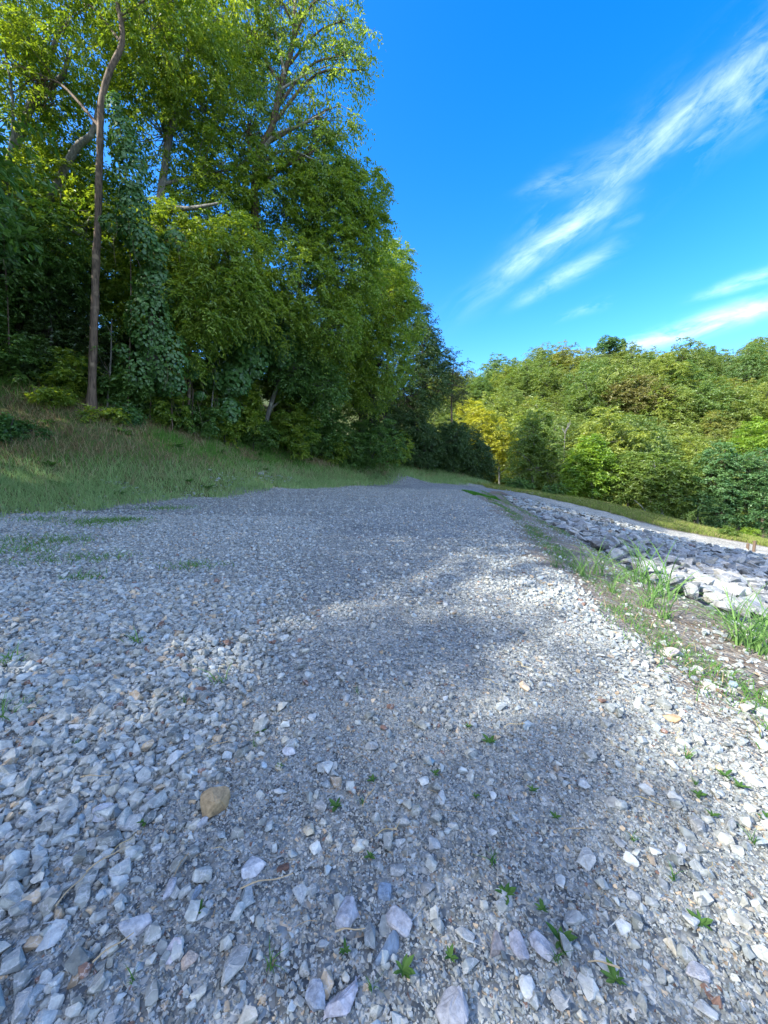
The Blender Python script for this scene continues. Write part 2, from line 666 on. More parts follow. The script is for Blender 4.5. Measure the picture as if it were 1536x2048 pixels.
# gravel pad
for p in [(-14, -40, .3), (-14, -12, .25), (-13.5, 2, .2), (-13.2, 9, .2), (-6, -12, 0), (-6, 0, 0), (0, -12, 0), (0, 0, 0), (1, 3, 0), (-1, 5, 0), (-5, 6, 0), (-9, 10, .03),
          (-2, 10, 0), (0, 16, 0), (-5, 16, .05), (2, 24, .02), (-2, 24, .15), (3, 32, .12), (5, 40, .3), (0, 34, .3), (9, 42, .0), (9, 50, .15)]:
    ctl(*p)
EDGE = [(2.05, -40), (2.05, -10), (2.02, 0), (2.06, 2), (2.1, 2.8), (2.16, 3.9), (2.6, 6), (3.15, 8.3), (4.35, 14.4), (5.7, 22), (7.3, 31), (9.5, 38)]
for x, y in EDGE[:-1]:
    ctl(x, y, 0.0)
    if y < 30:
        ctl(x + 0.75, y + 0.1, -0.2 if y < 10 else -0.3)
# left edge of the pad, the toe of the bank and the bank itself
for a in [(0, 1030, 13), (150, 1020, 14.5), (300, 1000, 18), (450, 993, 22), (620, 976, 29), (740, 970, 37), (860, 966, 46)]:
    ctw(*a)
for a in [(0, 955, 16), (110, 965, 16.5), (220, 969, 17.5), (450, 971, 23), (620, 970, 31), (740, 968, 39), (880, 965, 49)]:
    ctw(*a)
for a in [(0, 870, 18.5), (110, 880, 19), (200, 880, 20), (300, 890, 21.5), (400, 905, 24), (560, 934, 32), (700, 938, 40), (860, 950, 50)]:
    ctw(*a)
for a in [(-120, 720, 22), (0, 775, 22), (90, 790, 22.5), (180, 812, 23), (280, 835, 25), (375, 868, 27), (520, 895, 33), (620, 912, 37.5), (740, 922, 43), (830, 930, 50), (900, 943, 54), (960, 962, 58), (1000, 972, 59)]:
    ctw(*a)
for p in [(-18, -40, 1.2), (-18, -12, 1.2), (-17.5, 2, 1.0), (-17.5, 9, 1.1), (-22, -40, 4.5), (-22, -12, 4.5), (-21, 2, 4.4), (-22, 10, 5), (-30, 0, 9), (-30, 15, 10), (-30, 30, 13), (-26, 40, 13),
          (-18, 45, 10), (-10, 52, 7.5), (-2, 60, 6), (6, 66, 4), (14, 68, 0), (-50, 0, 20), (-50, -60, 20), (-50, 40, 24), (-40, 70, 22), (-20, 80, 14), (0, 85, 4), (-100, 0, 42), (-100, -100, 40),
          (-100, 90, 42), (-60, 110, 26), (-200, 0, 60), (-200, -200, 60), (-200, 200, 70)]:
    ctl(*p)
# rock slope on the right
for a in [(1536, 1250, 4.3), (1350, 1180, 5.4), (1220, 1110, 8.6), (1100, 1045, 17), (1030, 1010, 32)]:
    ctw(*a)
RIP_FAR = [(1000, 990, 40), (1100, 1010, 38), (1206, 1037, 34), (1330, 1072, 30), (1400, 1088, 28), (1536, 1112, 25)]
for a in RIP_FAR:
    ctw(*a)
for p in [(4.6, -10, -.5), (4.6, -40, -.5), (16, 6, -2.7), (30, 16, -5.6), (26, 0, -5), (26, -40, -5)]:
    ctl(*p)
ROAD = [W(940, 972, 46), W(1000, 981, 48), W(1050, 990, 46), W(1100, 1001, 44), W(1206, 1027, 41), W(1350, 1065, 37), W(1536, 1098, 34), (44, 28, -6.9), (58, 18, -8.6), (80, 0, -10)]
road_c = smooth_path(ROAD, 4)
for k, p in enumerate(ROAD):
    a, b = np.array(ROAD[max(k - 1, 0)]), np.array(ROAD[min(k + 1, len(ROAD) - 1)])
    t = (b - a)[:2]
    nrm = np.array([-t[1], t[0]]) / np.hypot(*t)
    for s in (-2.0, 2.0):
        if k > 0:
            ctl(p[0] + nrm[0] * s, p[1] + nrm[1] * s, p[2] + 0.05 * s)
for a in [(1206, 1008, 46), (1350, 1043, 43), (1536, 1083, 40), (1180, 1000, 50), (1300, 1027, 49), (1450, 1066, 47), (1536, 1088, 46)]:
    ctw(*a)
# valley and the far hill
for p in [(22, 66, -2), (32, 66, -4), (44, 62, -7), (60, 55, -9), (62, 30, -9.5), (95, 0, -11), (90, -60, -12), (45, -50, -9), (26, 90, -3), (60, 84, -6), (92, 70, -8), (125, 40, -9), (150, -60, -9), (8, 100, 4),
          (20, 112, 10), (50, 112, 11), (85, 105, 10), (120, 88, 10), (160, 60, 10), (220, -40, 12)]:
    ctl(*p)
RIDGE = [(600, 760, 155), (800, 745, 152), (930, 768, 150), (1040, 730, 150), (1130, 695, 150), (1250, 712, 150), (1340, 710, 152), (1490, 690, 152), (1536, 704, 152), (1750, 690, 150)]
for a in RIDGE:
    ctw(*a, dz=-11)
for p in [(20, 135, 24), (60, 132, 26), (100, 128, 26), (150, 110, 28), (-60, 160, 38), (250, 120, 45), (300, 0, 40), (50, 230, 40), (200, 230, 45), (-60, 260, 60), (500, 100, 50), (500, 500, 60), (0, 600, 60), (-500, 600, 80),
          (-600, 0, 80), (-600, -600, 60), (0, -600, 0), (600, -600, 10), (600, 0, 40), (600, 600, 60), (0, -120, -.5), (-18, -120, 1.2), (26, -120, -5)]:
    ctl(*p)
CTRL = np.array(CTRL)
_r = delaunay_2d_cdt([Vector((float(a), float(b))) for a, b, c in CTRL], [], [], 0, 1e-4)
TV = np.array([(v.x, v.y) for v in _r[0]])
TZ = np.array([CTRL[i[0], 2] for i in _r[3]])
TT = np.array(_r[2])


def tin(x, y):
    x, y = np.asarray(x, float), np.asarray(y, float)
    z = np.zeros(x.shape)
    for a, b, c in TT:
        (x1, y1), (x2, y2), (x3, y3) = TV[a], TV[b], TV[c]
        lo_x, hi_x, lo_y, hi_y = min(x1, x2, x3), max(x1, x2, x3), min(y1, y2, y3), max(y1, y2, y3)
        k = np.nonzero((x >= lo_x) & (x <= hi_x) & (y >= lo_y) & (y <= hi_y))
        if not len(k[0]):
            continue
        d = (y2 - y3) * (x1 - x3) + (x3 - x2) * (y1 - y3)
        u = ((y2 - y3) * (x[k] - x3) + (x3 - x2) * (y[k] - y3)) / d
        v = ((y3 - y1) * (x[k] - x3) + (x1 - x3) * (y[k] - y3)) / d
        w = 1 - u - v
        ins = (u >= -1e-6) & (v >= -1e-6) & (w >= -1e-6)
        kk = tuple(q[ins] for q in k)
        z[kk] = (u * TZ[a] + v * TZ[b] + w * TZ[c])[ins]
    return z


def axis(lo, hi, fine_lo, fine_hi, step, grow):
    a = list(np.arange(fine_lo, fine_hi, step))
    s, x = step, a[-1]
    while x < hi:
        s = min(s * grow, 25)
        x += s
        a.append(x)
    s, x = step, a[0]
    while x > lo:
        s = min(s * grow, 25)
        x -= s
        a.insert(0, x)
    return np.array(a)


GX = axis(-590, 590, -14, 12, 0.2, 1.035)
GY = axis(-590, 590, -3, 14, 0.2, 1.03)
XX, YY = np.meshgrid(GX, GY, indexing='ij')
ZZ = tin(XX, YY)
for _ in range(4):                                       # round the creases of the triangles
    P = np.pad(ZZ, 1, mode='edge')
    ZZ = (P[1:-1, 1:-1] * 2 + P[:-2, 1:-1] + P[2:, 1:-1] + P[1:-1, :-2] + P[1:-1, 2:]) / 6

road_xy = [(float(p[0]), float(p[1])) for p in road_c]


def ribbon(path, w):
    p = np.array(path)
    t = unit(np.gradient(p, axis=0))
    n = np.stack([-t[:, 1], t[:, 0]], 1)
    return [tuple(q) for q in p + n * w] + [tuple(q) for q in (p - n * w)[::-1]]


PAD = [(-14, -40), (-13.4, 2), (-13.2, 9)] + [W(*a)[:2] for a in [(0, 1030, 13), (150, 1022, 14.5), (300, 1002, 18), (450, 994, 22), (620, 977, 29), (740, 971, 37), (860, 967, 46)]] + [(10, 50.5), (13, 51), (13.5, 46)] + [(x, y) for x, y in EDGE[::-1]]
ROADP = ribbon(road_xy, 1.5)
RIP = [W(1536, 1262, 4.1)[:2], W(1350, 1183, 5.4)[:2], W(1220, 1112, 8.6)[:2], W(1100, 1045, 17)[:2], W(1030, 1010, 32)[:2]] + [W(a[0], a[1] - 2, a[2] + 3.2)[:2] for a in RIP_FAR] + [(31, 20), (27, -12), (4.5, -12)]
LEFT_GRASS = [(-60, -60), (-14, -40), (-13.4, 2), (-13.2, 9)] + [W(*a)[:2] for a in [(0, 1030, 13), (150, 1022, 14.5), (300, 1002, 18), (450, 994, 22), (620, 977, 29), (740, 971, 37), (860, 967, 46)]] + [(10, 50.5), (13, 52), (16, 60), (-60, 90)]
PADC, ROADC, RIPC = PAD, ROADP, RIP


def zones(x, y):
    n = vnoise(x, y, 1.1, 3) - 0.5
    n2 = vnoise(x, y, 0.35, 9) - 0.5
    pad = sd_poly(x, y, PAD)
    g = sstep(-0.45, 0.45, pad + n * 1.4 + n2 * 0.5)
    rd = sstep(-0.3, 0.3, sd_poly(x, y, ROADP) + n * 0.7)
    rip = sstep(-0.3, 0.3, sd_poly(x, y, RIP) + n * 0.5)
    right = np.interp(y, [e[1] for e in EDGE], [e[0] for e in EDGE])
    dirt = sstep(-0.9, -0.1, x - right) * sstep(9, 3, x - right) * (y < 46)
    dirt = np.maximum(dirt, rd * sstep(20, 26, x))
    g = np.maximum(g, rd)
    g = np.maximum(g * (1 - 0.6 * sstep(0.0, 0.5, x - right) * (y < 40)), dirt * 0.42 * (y < 40) * (x < 20))
    rdy = np.interp(x, np.array(road_xy)[:, 0], np.array(road_xy)[:, 1])
    mid = (x > 14) & (y < rdy + 1) & (y > 14) & (x < 60) & (rip < 0.2)
    g = np.maximum(g, mid * 0.9)
    return np.clip(g, 0, 1), np.clip(dirt, 0, 1), rip * (g < 0.9)


zg, zd, zr = zones(XX, YY)
ZZ += (vnoise(XX, YY, 2.5, 21) - 0.5) * 0.07 * sstep(90, 20, np.hypot(XX, YY))
ZZ += (vnoise(XX, YY, 14, 22) - 0.5) * 2.5 * sstep(60, 110, YY)
ZZ -= zr * 0.12                                             # the bed lies below the rocks


def height(x, y):
    """bilinear lookup on the terrain grid"""
    x, y = np.asarray(x, float), np.asarray(y, float)
    i = np.clip(np.searchsorted(GX, x) - 1, 0, len(GX) - 2)
    j = np.clip(np.searchsorted(GY, y) - 1, 0, len(GY) - 2)
    u = (x - GX[i]) / (GX[i + 1] - GX[i])
    v = (y - GY[j]) / (GY[j + 1] - GY[j])
    return ZZ[i, j] * (1 - u) * (1 - v) + ZZ[i + 1, j] * u * (1 - v) + ZZ[i, j + 1] * (1 - u) * v + ZZ[i + 1, j + 1] * u * v


def hz(x, y):
    return float(height(np.array([x]), np.array([y]))[0])


nx, ny = XX.shape
vid = np.arange(nx * ny).reshape(nx, ny)
quads = np.stack([vid[:-1, :-1], vid[1:, :-1], vid[1:, 1:], vid[:-1, 1:]], -1).reshape(-1, 4)
gv = np.stack([XX, YY, ZZ], -1).reshape(-1, 3)
z_lit = np.maximum(sstep(-0.2, 0.4, sd_poly(XX, YY, ROADP)), zg) * sstep(15, 20, XX) * sstep(10, 20, YY)  # mask of the sunlight painted on the far road and the gravel beside it
gz = np.stack([zg, zd, zr, z_lit], -1).reshape(-1, 4)
cx, cy = gv[quads].mean(1)[:, 0], gv[quads].mean(1)[:, 1]
isroad = sd_poly(cx, cy, ROADP) > 0
ispad = (sd_poly(cx, cy, PAD) > 0) & ~isroad
isrip = (sd_poly(cx, cy, RIP) > 0) & ~isroad & ~ispad
ishill = (cy > 92) | (cx > 75)
isbank = (sd_poly(cx, cy, LEFT_GRASS) > 0) & ~isroad & ~ispad & ~ishill
rest = ~(isroad | ispad | isrip | isbank | ishill)
for nm, msk in (('gravel_pad_ground', ispad), ('valley_road', isroad), ('rock_slope_terrain', isrip), ('bank_terrain', isbank), ('hill', ishill), ('ground', rest)):
    q = quads[msk]
    use, inv = np.unique(q, return_inverse=True)
    me = mesh_np(nm, gv[use], inv.reshape(q.shape), M_GROUND, {'zone': ('FLOAT_COLOR', gz[use])}, True)
    tag(link(nm, me), kind='structure')

# ------------------------------------------------------------------ stones


def hull_stone(seed, npts=13, flat=0.6, boxy=0.5):
    """angular broken stone of about unit length"""
    r = np.random.default_rng(seed)
    p = unit(r.normal(size=(npts, 3)))
    q = np.sign(p) * np.abs(p) ** (1 - boxy * 0.6)
    q = q / np.abs(q).max() * 0.5
    q *= np.array([1, 0.72 + 0.2 * r.random(), flat]) * (0.8 + 0.25 * r.random((npts, 1)))
    bm = bmesh.new()
    for v in q:
        bm.verts.new(v)
    bm.verts.ensure_lookup_table()
    g = bmesh.ops.convex_hull(bm, input=bm.verts)
    dele = [e for e in g['geom_interior'] if isinstance(e, bmesh.types.BMVert)]
    bmesh.ops.delete(bm, geom=dele, context='VERTS')
    loose = [v for v in bm.verts if not v.link_faces]
    bmesh.ops.delete(bm, geom=loose, context='VERTS')
    bmesh.ops.triangulate(bm, faces=bm.faces)
    bmesh.ops.recalc_face_normals(bm, faces=bm.faces)
    bm.verts.index_update()
    V = np.array([v.co[:] for v in bm.verts])
    T = np.array([[v.index for v in f.verts] for f in bm.faces])
    bm.free()
    return V, T


def bevelled(me, V, T, w=0.03, rough=0.0, seed=0, cuts=0):
    """fills me with a stone whose edges are chipped round"""
    bm = bmesh.new()
    vs = [bm.verts.new(v) for v in V]
    for t in T:
        bm.faces.new([vs[i] for i in t])
    bmesh.ops.dissolve_limit(bm, angle_limit=R(14), verts=bm.verts, edges=bm.edges)
    bmesh.ops.bevel(bm, geom=[e for e in bm.edges], offset=w, segments=1, affect='EDGES')
    if cuts:
        bmesh.ops.triangulate(bm, faces=bm.faces)
        bmesh.ops.subdivide_edges(bm, edges=bm.edges, cuts=cuts, use_grid_fill=True)
    if rough:
        r = np.random.default_rng(seed)
        bm.normal_update()
        for v in bm.verts:
            v.co += v.normal * float(r.normal()) * rough
    bm.to_mesh(me)
    bm.free()


def rot_mats(yaw, tilt, taz):
    cz, sz = np.cos(yaw), np.sin(yaw)
    o, z = np.ones_like(yaw), np.zeros_like(yaw)
    Rz = np.stack([np.stack([cz, -sz, z], -1), np.stack([sz, cz, z], -1), np.stack([z, z, o], -1)], -2)
    ax = np.stack([np.cos(taz), np.sin(taz), z], -1)
    c, s = np.cos(tilt)[:, None, None], np.sin(tilt)[:, None, None]
    K = np.zeros((len(yaw), 3, 3))
    K[:, 0, 1], K[:, 0, 2], K[:, 1, 0] = -ax[:, 2], ax[:, 1], ax[:, 2]
    K[:, 1, 2], K[:, 2, 0], K[:, 2, 1] = -ax[:, 0], -ax[:, 1], ax[:, 0]
    Rt = np.eye(3)[None] + s * K + (1 - c) * (K @ K)
    return Rt @ Rz


def stone_colors(n, r, tan=0.05, k=1.0):
    t = np.clip(r.normal(0.5, 0.23, n), 0, 1)[:, None]
    c = (1 - t) * np.array([0.108, 0.127, 0.128]) + t * np.array([0.385, 0.413, 0.397])
    hue = r.normal(0, 0.05, n)[:, None]
    c = c * (1 + hue * np.array([1.0, 0.1, -1.0]))
    isT = r.random(n) < tan
    c[isT] = np.array([0.40, 0.32, 0.22]) * (0.55 + 0.7 * r.random((isT.sum(), 1)))
    isB = r.random(n) < tan * 0.3
    c[isB] = np.array([0.17, 0.105, 0.08]) * (0.7 + 0.5 * r.random((isB.sum(), 1)))
    return np.concatenate([c * k, np.ones((n, 1))], 1)


def scatter_stones(name, mat, x, y, size, variants, seed, flatten=(0.7, 1.1), bury=0.12, tilt=0.35, cols=None, kind='stuff', label=None, cat=None):
    r = np.random.default_rng(seed)
    n = len(x)
    z = height(x, y)
    Rm = rot_mats(r.random(n) * 6.28, r.normal(0, tilt, n), r.random(n) * 6.28)
    sc = size[:, None] * np.stack([0.85 + 0.4 * r.random(n), 0.75 + 0.4 * r.random(n), flatten[0] + (flatten[1] - flatten[0]) * r.random(n)], -1)
    if cols is None:
        cols = stone_colors(n, r)
    which = r.integers(0, len(variants), n)
    acc = Acc()
    for k, (V, T) in enumerate(variants):
        ii = np.nonzero(which == k)[0]
        if not len(ii):
            continue
        v = V[None] * sc[ii][:, None, :]
        v = np.einsum('nij,nvj->nvi', Rm[ii], v)
        low = v[..., 2].min(1)
        v[..., 0] += x[ii][:, None]
        v[..., 1] += y[ii][:, None]
        v[..., 2] += (z[ii] - low - bury * size[ii])[:, None]
        f = T[None] + (np.arange(len(ii)) * len(V))[:, None, None]
        acc.add(v.reshape(-1, 3), f.reshape(-1, 3), np.repeat(cols[ii], len(V), 0))
    o = link(name, acc.mesh(name, mat, 'col'))
    return tag(o, label, cat, None, kind)


VAR = [hull_stone(100 + k, 14, 0.74, 0.45) for k in range(14)]
VARS = [hull_stone(200 + k, 8, 0.7, 0.6) for k in range(10)]


def coarse(x, y):
    """1 where loose coarse stone lies, 0 in the packed wheel tracks"""
    n = vnoise(x, y, 1.6, 31)
    left = sstep(-0.1, -1.5, x + 0.12 * (y - 1.5) + (n - 0.5) * 1.6)
    right = sstep(0.9, 1.9, x - 0.1 * (y - 2) + (n - 0.5) * 0.8) * 0.55
    return np.clip(np.maximum(left, right) + (n - 0.5) * 0.5, 0, 1)


def wedge(n, d0, d1, r, margin=1.25, power=1.0):
    """points on the ground ahead of the camera, even in area for power 1"""
    u = r.random(n)
    d = np.sqrt(d0 * d0 + u * (d1 * d1 - d0 * d0)) if power == 1 else d0 * (d1 / d0) ** u
    x = (r.random(n) * 2 - 1) * (d * margin + 0.5)
    return x, d


def gravel_keep(x, y, r, edge=0.0):
    g, dd, rp = zones(x, y)
    ex = np.interp(y, [e[1] for e in EDGE], [e[0] for e in EDGE])
    q = sstep(0.4, -0.3, x - ex + (vnoise(x, y, 0.7, 91) - 0.5) * 1.1) + 0.07
    return (r.random(len(x)) < sstep(0.15, 0.85, g) * q) & (rp < 0.3)


r = np.random.default_rng(11)
# fines between the stones, close to the camera
x, y = wedge(120000, 0.35, 4.2, r, 1.15)
k = gravel_keep(x, y, r) & (r.random(len(x)) < 1.0 - 0.35 * coarse(x, y))
x, y = x[k], y[k]
xa, ya = wedge(75000, 4.2, 8.5, r, 1.1)
k = gravel_keep(xa, ya, r)
xs, ys = np.concatenate([x, xa[k]]), np.concatenate([y, ya[k]])
sz = np.clip(r.lognormal(math.log(0.0135), 0.32, len(xs)), 0.007, 0.03) * np.where(ys > 4.2, 1.55, 1)
xa, ya = wedge(95000, 0.4, 2.4, r, 1.1)
k = gravel_keep(xa, ya, r)
xs, ys = np.concatenate([xs, xa[k]]), np.concatenate([ys, ya[k]])
sz = np.concatenate([sz, np.clip(r.lognormal(math.log(0.0105), 0.3, int(k.sum())), 0.006, 0.02)])
scatter_stones('gravel', M_STONE_FILL, xs, ys, sz, VARS, 12, bury=0.25, cols=stone_colors(len(xs), r, 0.05, 0.86), label='fine grey gravel packed between the larger stones of the pad', cat='gravel')
# loose stone
x, y = wedge(50000, 0.35, 5.0, r, 1.15)
c = coarse(x, y)
k = gravel_keep(x, y, r) & (r.random(len(x)) < 0.12 + 0.88 * c)
x, y, c = x[k], y[k], c[k]
sz = np.clip(r.lognormal(math.log(0.037), 0.38, len(x)), 0.016, 0.095) * (0.75 + 0.35 * c)
scatter_stones('gravel', M_STONE_FILL, x, y, sz, VAR, 13, bury=0.1, label='loose coarse grey gravel lying near the viewer', cat='gravel')
x, y = wedge(62000, 5.0, 13.0, r, 1.1)
c = coarse(x, y)
k = gravel_keep(x, y, r) & (r.random(len(x)) < 0.25 + 0.75 * c)
x, y, c = x[k], y[k], c[k]
sz = np.clip(r.lognormal(math.log(0.042), 0.3, len(x)), 0.02, 0.085)
scatter_stones('gravel', M_STONE_FILL, x, y, sz, VAR, 14, bury=0.15, cols=stone_colors(len(x), r, 0.03, 1.05), label='loose grey gravel in the middle distance of the pad', cat='gravel')
x, y = wedge(60000, 13.0, 34.0, r, 1.1)
k = gravel_keep(x, y, r)
x, y = x[k], y[k]
sz = np.clip(r.lognormal(math.log(0.065), 0.25, len(x)), 0.04, 0.11)
scatter_stones('gravel', M_STONE_FILL, x, y, sz, VARS, 15, bury=0.2, cols=stone_colors(len(x), r, 0.02, 1.05), label='distant loose grey gravel toward the crest of the pad', cat='gravel')
# stones spilled over the dirt strip
n = 6000
yv = 1.2 + 24 * r.random(n) ** 1.7
xv = np.interp(yv, [e[1] for e in EDGE], [e[0] for e in EDGE]) + r.random(n) * np.interp(yv, [0, 6, 30], [2.2, 2.3, 3.4])
k = sd_poly(xv, yv, RIP) < -0.05
k &= r.random(n) < sstep(0.35, 0.6, vnoise(xv, yv, 0.6, 77)) * 0.9 + 0.1
xv, yv = xv[k], yv[k]
scatter_stones('gravel', M_STONE_FILL, xv, yv, np.clip(r.lognormal(math.log(0.035), 0.35, len(xv)), 0.015, 0.09), VAR, 16, bury=0.15, label='scattered pale gravel on the dirt strip beside the rock slope', cat='gravel')


# larger chunks, each a thing
def chunk_mesh(seed, flat, w=0.035, npts=12, mat=M_STONE, boxy=0.5):
    V, T = hull_stone(seed, npts, flat, boxy)
    me = bpy.data.meshes.new('stone_chunk')
    bevelled(me, V, T, w, 0.008, seed, 1)
    me.materials.append(mat)
    return me


CH = [chunk_mesh(300 + k, 0.38 + 0.05 * (k % 4)) for k in range(14)]
NAMED = []


def ground_at(px, py):
    """where the ray through a point of the photograph meets the ground"""
    dx, dz = pdir(px, py)
    d = 0.5
    while d < 60:
        if CAM_H + dz * d < hz(dx * d, d):
            break
        d *= 1.01
    return dx * d, d


def mat_tinted(name, col, nscale=38.0):
    m = stone_mat(name, False, col, nscale)
    return m


def special(px, py, wpx, label, col=None, seed=0, flat=0.5, yaw=0.0, npts=14, boxy=0.5, bury=0.2, asp=1.0):
    x, y = ground_at(px, py)
    depth = math.hypot(y, CAM_H * 0.5)
    size = wpx / F * depth * 0.9
    me = chunk_mesh(seed, flat, 0.04, npts, M_STONE if col is None else plain_mat('stone_tint', col, 0.85, 5.5, 0.42), boxy)
    o = link('stone', me, None, (x, y, hz(x, y) + size * flat * (0.5 - bury)), (r.normal() * .12, r.normal() * .12, yaw), (size, size * asp, size))
    tag(o, label, 'stone')
    NAMED.append((x, y, size))


special(432, 1622, 66, 'tan blocky stone with a cracked brown face, lying among grey gravel', (0.286, 0.210, 0.118), 901, 0.75, 0.5, 20, 0.75, 0.1)
special(402, 1650, 34, 'small pale grey stone leaning against the tan blocky stone', (0.302, 0.319, 0.344), 902, 0.5, 0.8)
special(205, 1636, 64, 'broad pale grey flat stone, left of the tan blocky stone', (0.353, 0.370, 0.395), 903, 0.34, 0.2)
special(505, 1742, 62, 'whitish rounded stone below and right of the tan blocky stone', (0.386, 0.403, 0.428), 904, 0.4, 1.1)
special(578, 1508, 34, 'single whitish stone standing out in the darker packed gravel', (0.420, 0.428, 0.445), 905, 0.5, .4)
special(566, 1742, 30, 'dark reddish brown stone beside the whitish rounded stone', (0.101, 0.059, 0.046), 906, 0.5, .4)
special(775, 1905, 74, 'slate blue wedge shaped stone with a sharp dark top edge', (0.143, 0.189, 0.244), 907, 0.5, .1, 9, 0.9)
special(800, 1850, 70, 'pale chipped grey chunk just behind the slate blue wedge', (0.302, 0.311, 0.336), 908, 0.5, 2.2)
special(680, 2005, 84, 'large pale lilac grey pointed stone at the bottom centre of the photo', (0.353, 0.353, 0.395), 909, 0.45, 1.2, 10)
special(628, 2015, 66, 'blue grey oval stone touching the large lilac grey pointed stone', (0.252, 0.286, 0.336), 910, 0.5, 1.5)
special(270, 1862, 74, 'long pale grey ridged stone in the lower left gravel', (0.319, 0.336, 0.361), 911, 0.45, 1.0)
special(345, 1915, 50, 'rounded whitish lilac stone right of the long ridged stone', (0.386, 0.386, 0.420), 912, 0.5, 1.0)
special(380, 1925, 36, 'tan pink stone next to the rounded whitish lilac stone', (0.353, 0.286, 0.235), 913, 0.55, .7)
special(392, 1795, 44, 'steel blue pointed stone above the rounded whitish lilac stone', (0.168, 0.218, 0.277), 914, 0.45, 1.9, 9)
special(340, 1790, 48, 'pale grey ridge backed stone left of the steel blue pointed stone', (0.302, 0.319, 0.353), 915, 0.55, 1.2)
special(768, 1790, 40, 'upright bluish slab of stone standing between smaller grey stones', (0.168, 0.227, 0.294), 916, 0.4, 1.5, 9, 0.9)
special(693, 1835, 62, 'pale veined grey chunk to the left of two chipped stones', (0.286, 0.302, 0.336), 917, 0.5, .9)
special(1395, 1955, 58, 'smooth grey oval stone at the lower right of the pad', (0.302, 0.311, 0.336), 918, 0.45, .2, 16, 0.2)
special(1085, 1905, 62, 'pale grey broken slab beside a green weed in the lower right', (0.336, 0.344, 0.370), 919, 0.4, 2.4)
special(1040, 1900, 54, 'long grey stone lying left of the pale broken slab', (0.252, 0.260, 0.294), 920, 0.4, 2.1)
special(990, 1905, 46, 'brown grey boxy stone left of the long grey stone', (0.227, 0.202, 0.193), 921, 0.6, .4, 9, .9)
special(858, 1530, 30, 'turquoise blue stone half sunk in the packed gravel', (0.143, 0.244, 0.319), 922, 0.4, .4)
special(300, 1600, 26, 'small upright grey splinter of stone left of the tan blocky stone', (0.336, 0.336, 0.353), 923, 0.7, .4, 8)
special(905, 2030, 80, 'dark grey stone with a white star shaped chip at the lower edge', (0.218, 0.235, 0.269), 924, 0.5, .5)
special(1340, 1310, 0.1 + 60, 'large dusty flat stone on the sunlit edge of the pad', (0.336, 0.311, 0.286), 925, 0.3, 1.1)
special(1345, 1440, 44, 'orange tinted flat stone in the sunlit gravel at right', (0.353, 0.252, 0.151), 926, 0.3, 1.9)

gx, gy, gs, tries = [], [], [], 0
while len(gx) < 260 and tries < 6000:
    tries += 1
    d = 0.75 * (7.0 / 0.75) ** (random.random() ** 1.35)
    x = random.uniform(-1.1, 1.1) * d
    s = min(max(random.lognormvariate(math.log(0.06), 0.28), 0.042), 0.12) * (1 + 0.06 * d)
    cc = float(coarse(np.array([x]), np.array([d]))[0])
    gg = float(zones(np.array([x]), np.array([d]))[0][0])
    if gg < 0.7 or random.random() > 0.35 + 0.65 * cc:
        continue
    if any((x - a) ** 2 + (d - b) ** 2 < (0.6 * (s + q)) ** 2 for a, b, q in NAMED) or any((x - a) ** 2 + (d - b) ** 2 < (0.45 * (s + q)) ** 2 for a, b, q in zip(gx, gy, gs)):
        continue
    gx.append(x)
    gy.append(d)
    gs.append(s)
for x, y, s in zip(gx, gy, gs):
    k = random.randrange(len(CH))
    o = link('stone', CH[k], None, (x, y, hz(x, y) + s * 0.13), (random.gauss(0, .18), random.gauss(0, .18), random.uniform(0, 6.28)), (s, s * random.uniform(.75, 1.1), s * random.uniform(.75, 1.15)))
    tag(o, 'angular grey limestone chunk, larger than the gravel around it', 'stone', 'limestone chunks lying loose on the gravel pad')

# ------------------------------------------------------------------ rock slope
BOULD = []
for k in range(16):
    V, T = hull_stone(500 + k, 12, 0.45 + 0.06 * (k % 3), 0.65)
    me = bpy.data.meshes.new('boulder')
    bevelled(me, V, T, 0.02, 0.006, k, 1)
    me.materials.append(M_BOULDER)
    BOULD.append(me)
VB = [hull_stone(600 + k, 11, 0.5, 0.65) for k in range(12)]
rb = np.random.default_rng(5)
px_, py_, ps_ = [], [], []
cell = {}
cand = 0
while cand < 60000 and len(px_) < 5200:
    cand += 1
    y = 3.2 + 38 * rb.random() ** 1.25
    x = 3.5 + 27 * rb.random()
    if x > y * 1.35 + 2 or y > 42:
        continue
    s = float(np.clip(rb.lognormal(math.log(0.31), 0.32), 0.16, 0.75))
    ok = True
    ci, cj = int(x), int(y)
    for a in (-1, 0, 1):
        for b in (-1, 0, 1):
            for q in cell.get((ci + a, cj + b), ()):
                if (px_[q] - x) ** 2 + (py_[q] - y) ** 2 < (0.33 * (ps_[q] + s)) ** 2:
                    ok = False
    if not ok:
        continue
    cell.setdefault((ci, cj), []).append(len(px_))
    px_.append(x)
    py_.append(y)
    ps_.append(s)
bx, by, bs = np.array(px_), np.array(py_), np.array(ps_)
ins = sd_poly(bx, by, RIP) > 0.05
bx, by, bs = bx[ins], by[ins], bs[ins]
vis = bs / by * ((np.abs(bx) / by < 1.02) * 1.0 + 0.01)
order = np.argsort(-vis)
near, far = order[:285], order[285:]
for i in near:
    s = float(bs[i])
    o = link('boulder', BOULD[int(rb.integers(0, 16))], None, (float(bx[i]), float(by[i]), hz(bx[i], by[i]) + 0.12 + 0.06 * s),
             (float(rb.normal(0, .22)), .22 + float(rb.normal(0, .2)), float(rb.random() * 6.28)), (s * 1.15, s * float(.8 + .3 * rb.random()), s * float(.8 + .4 * rb.random())))
    tag(o, 'angular blue grey rock dumped on the slope right of the gravel pad', 'rock', 'rocks of the rock slope')
n = len(far)
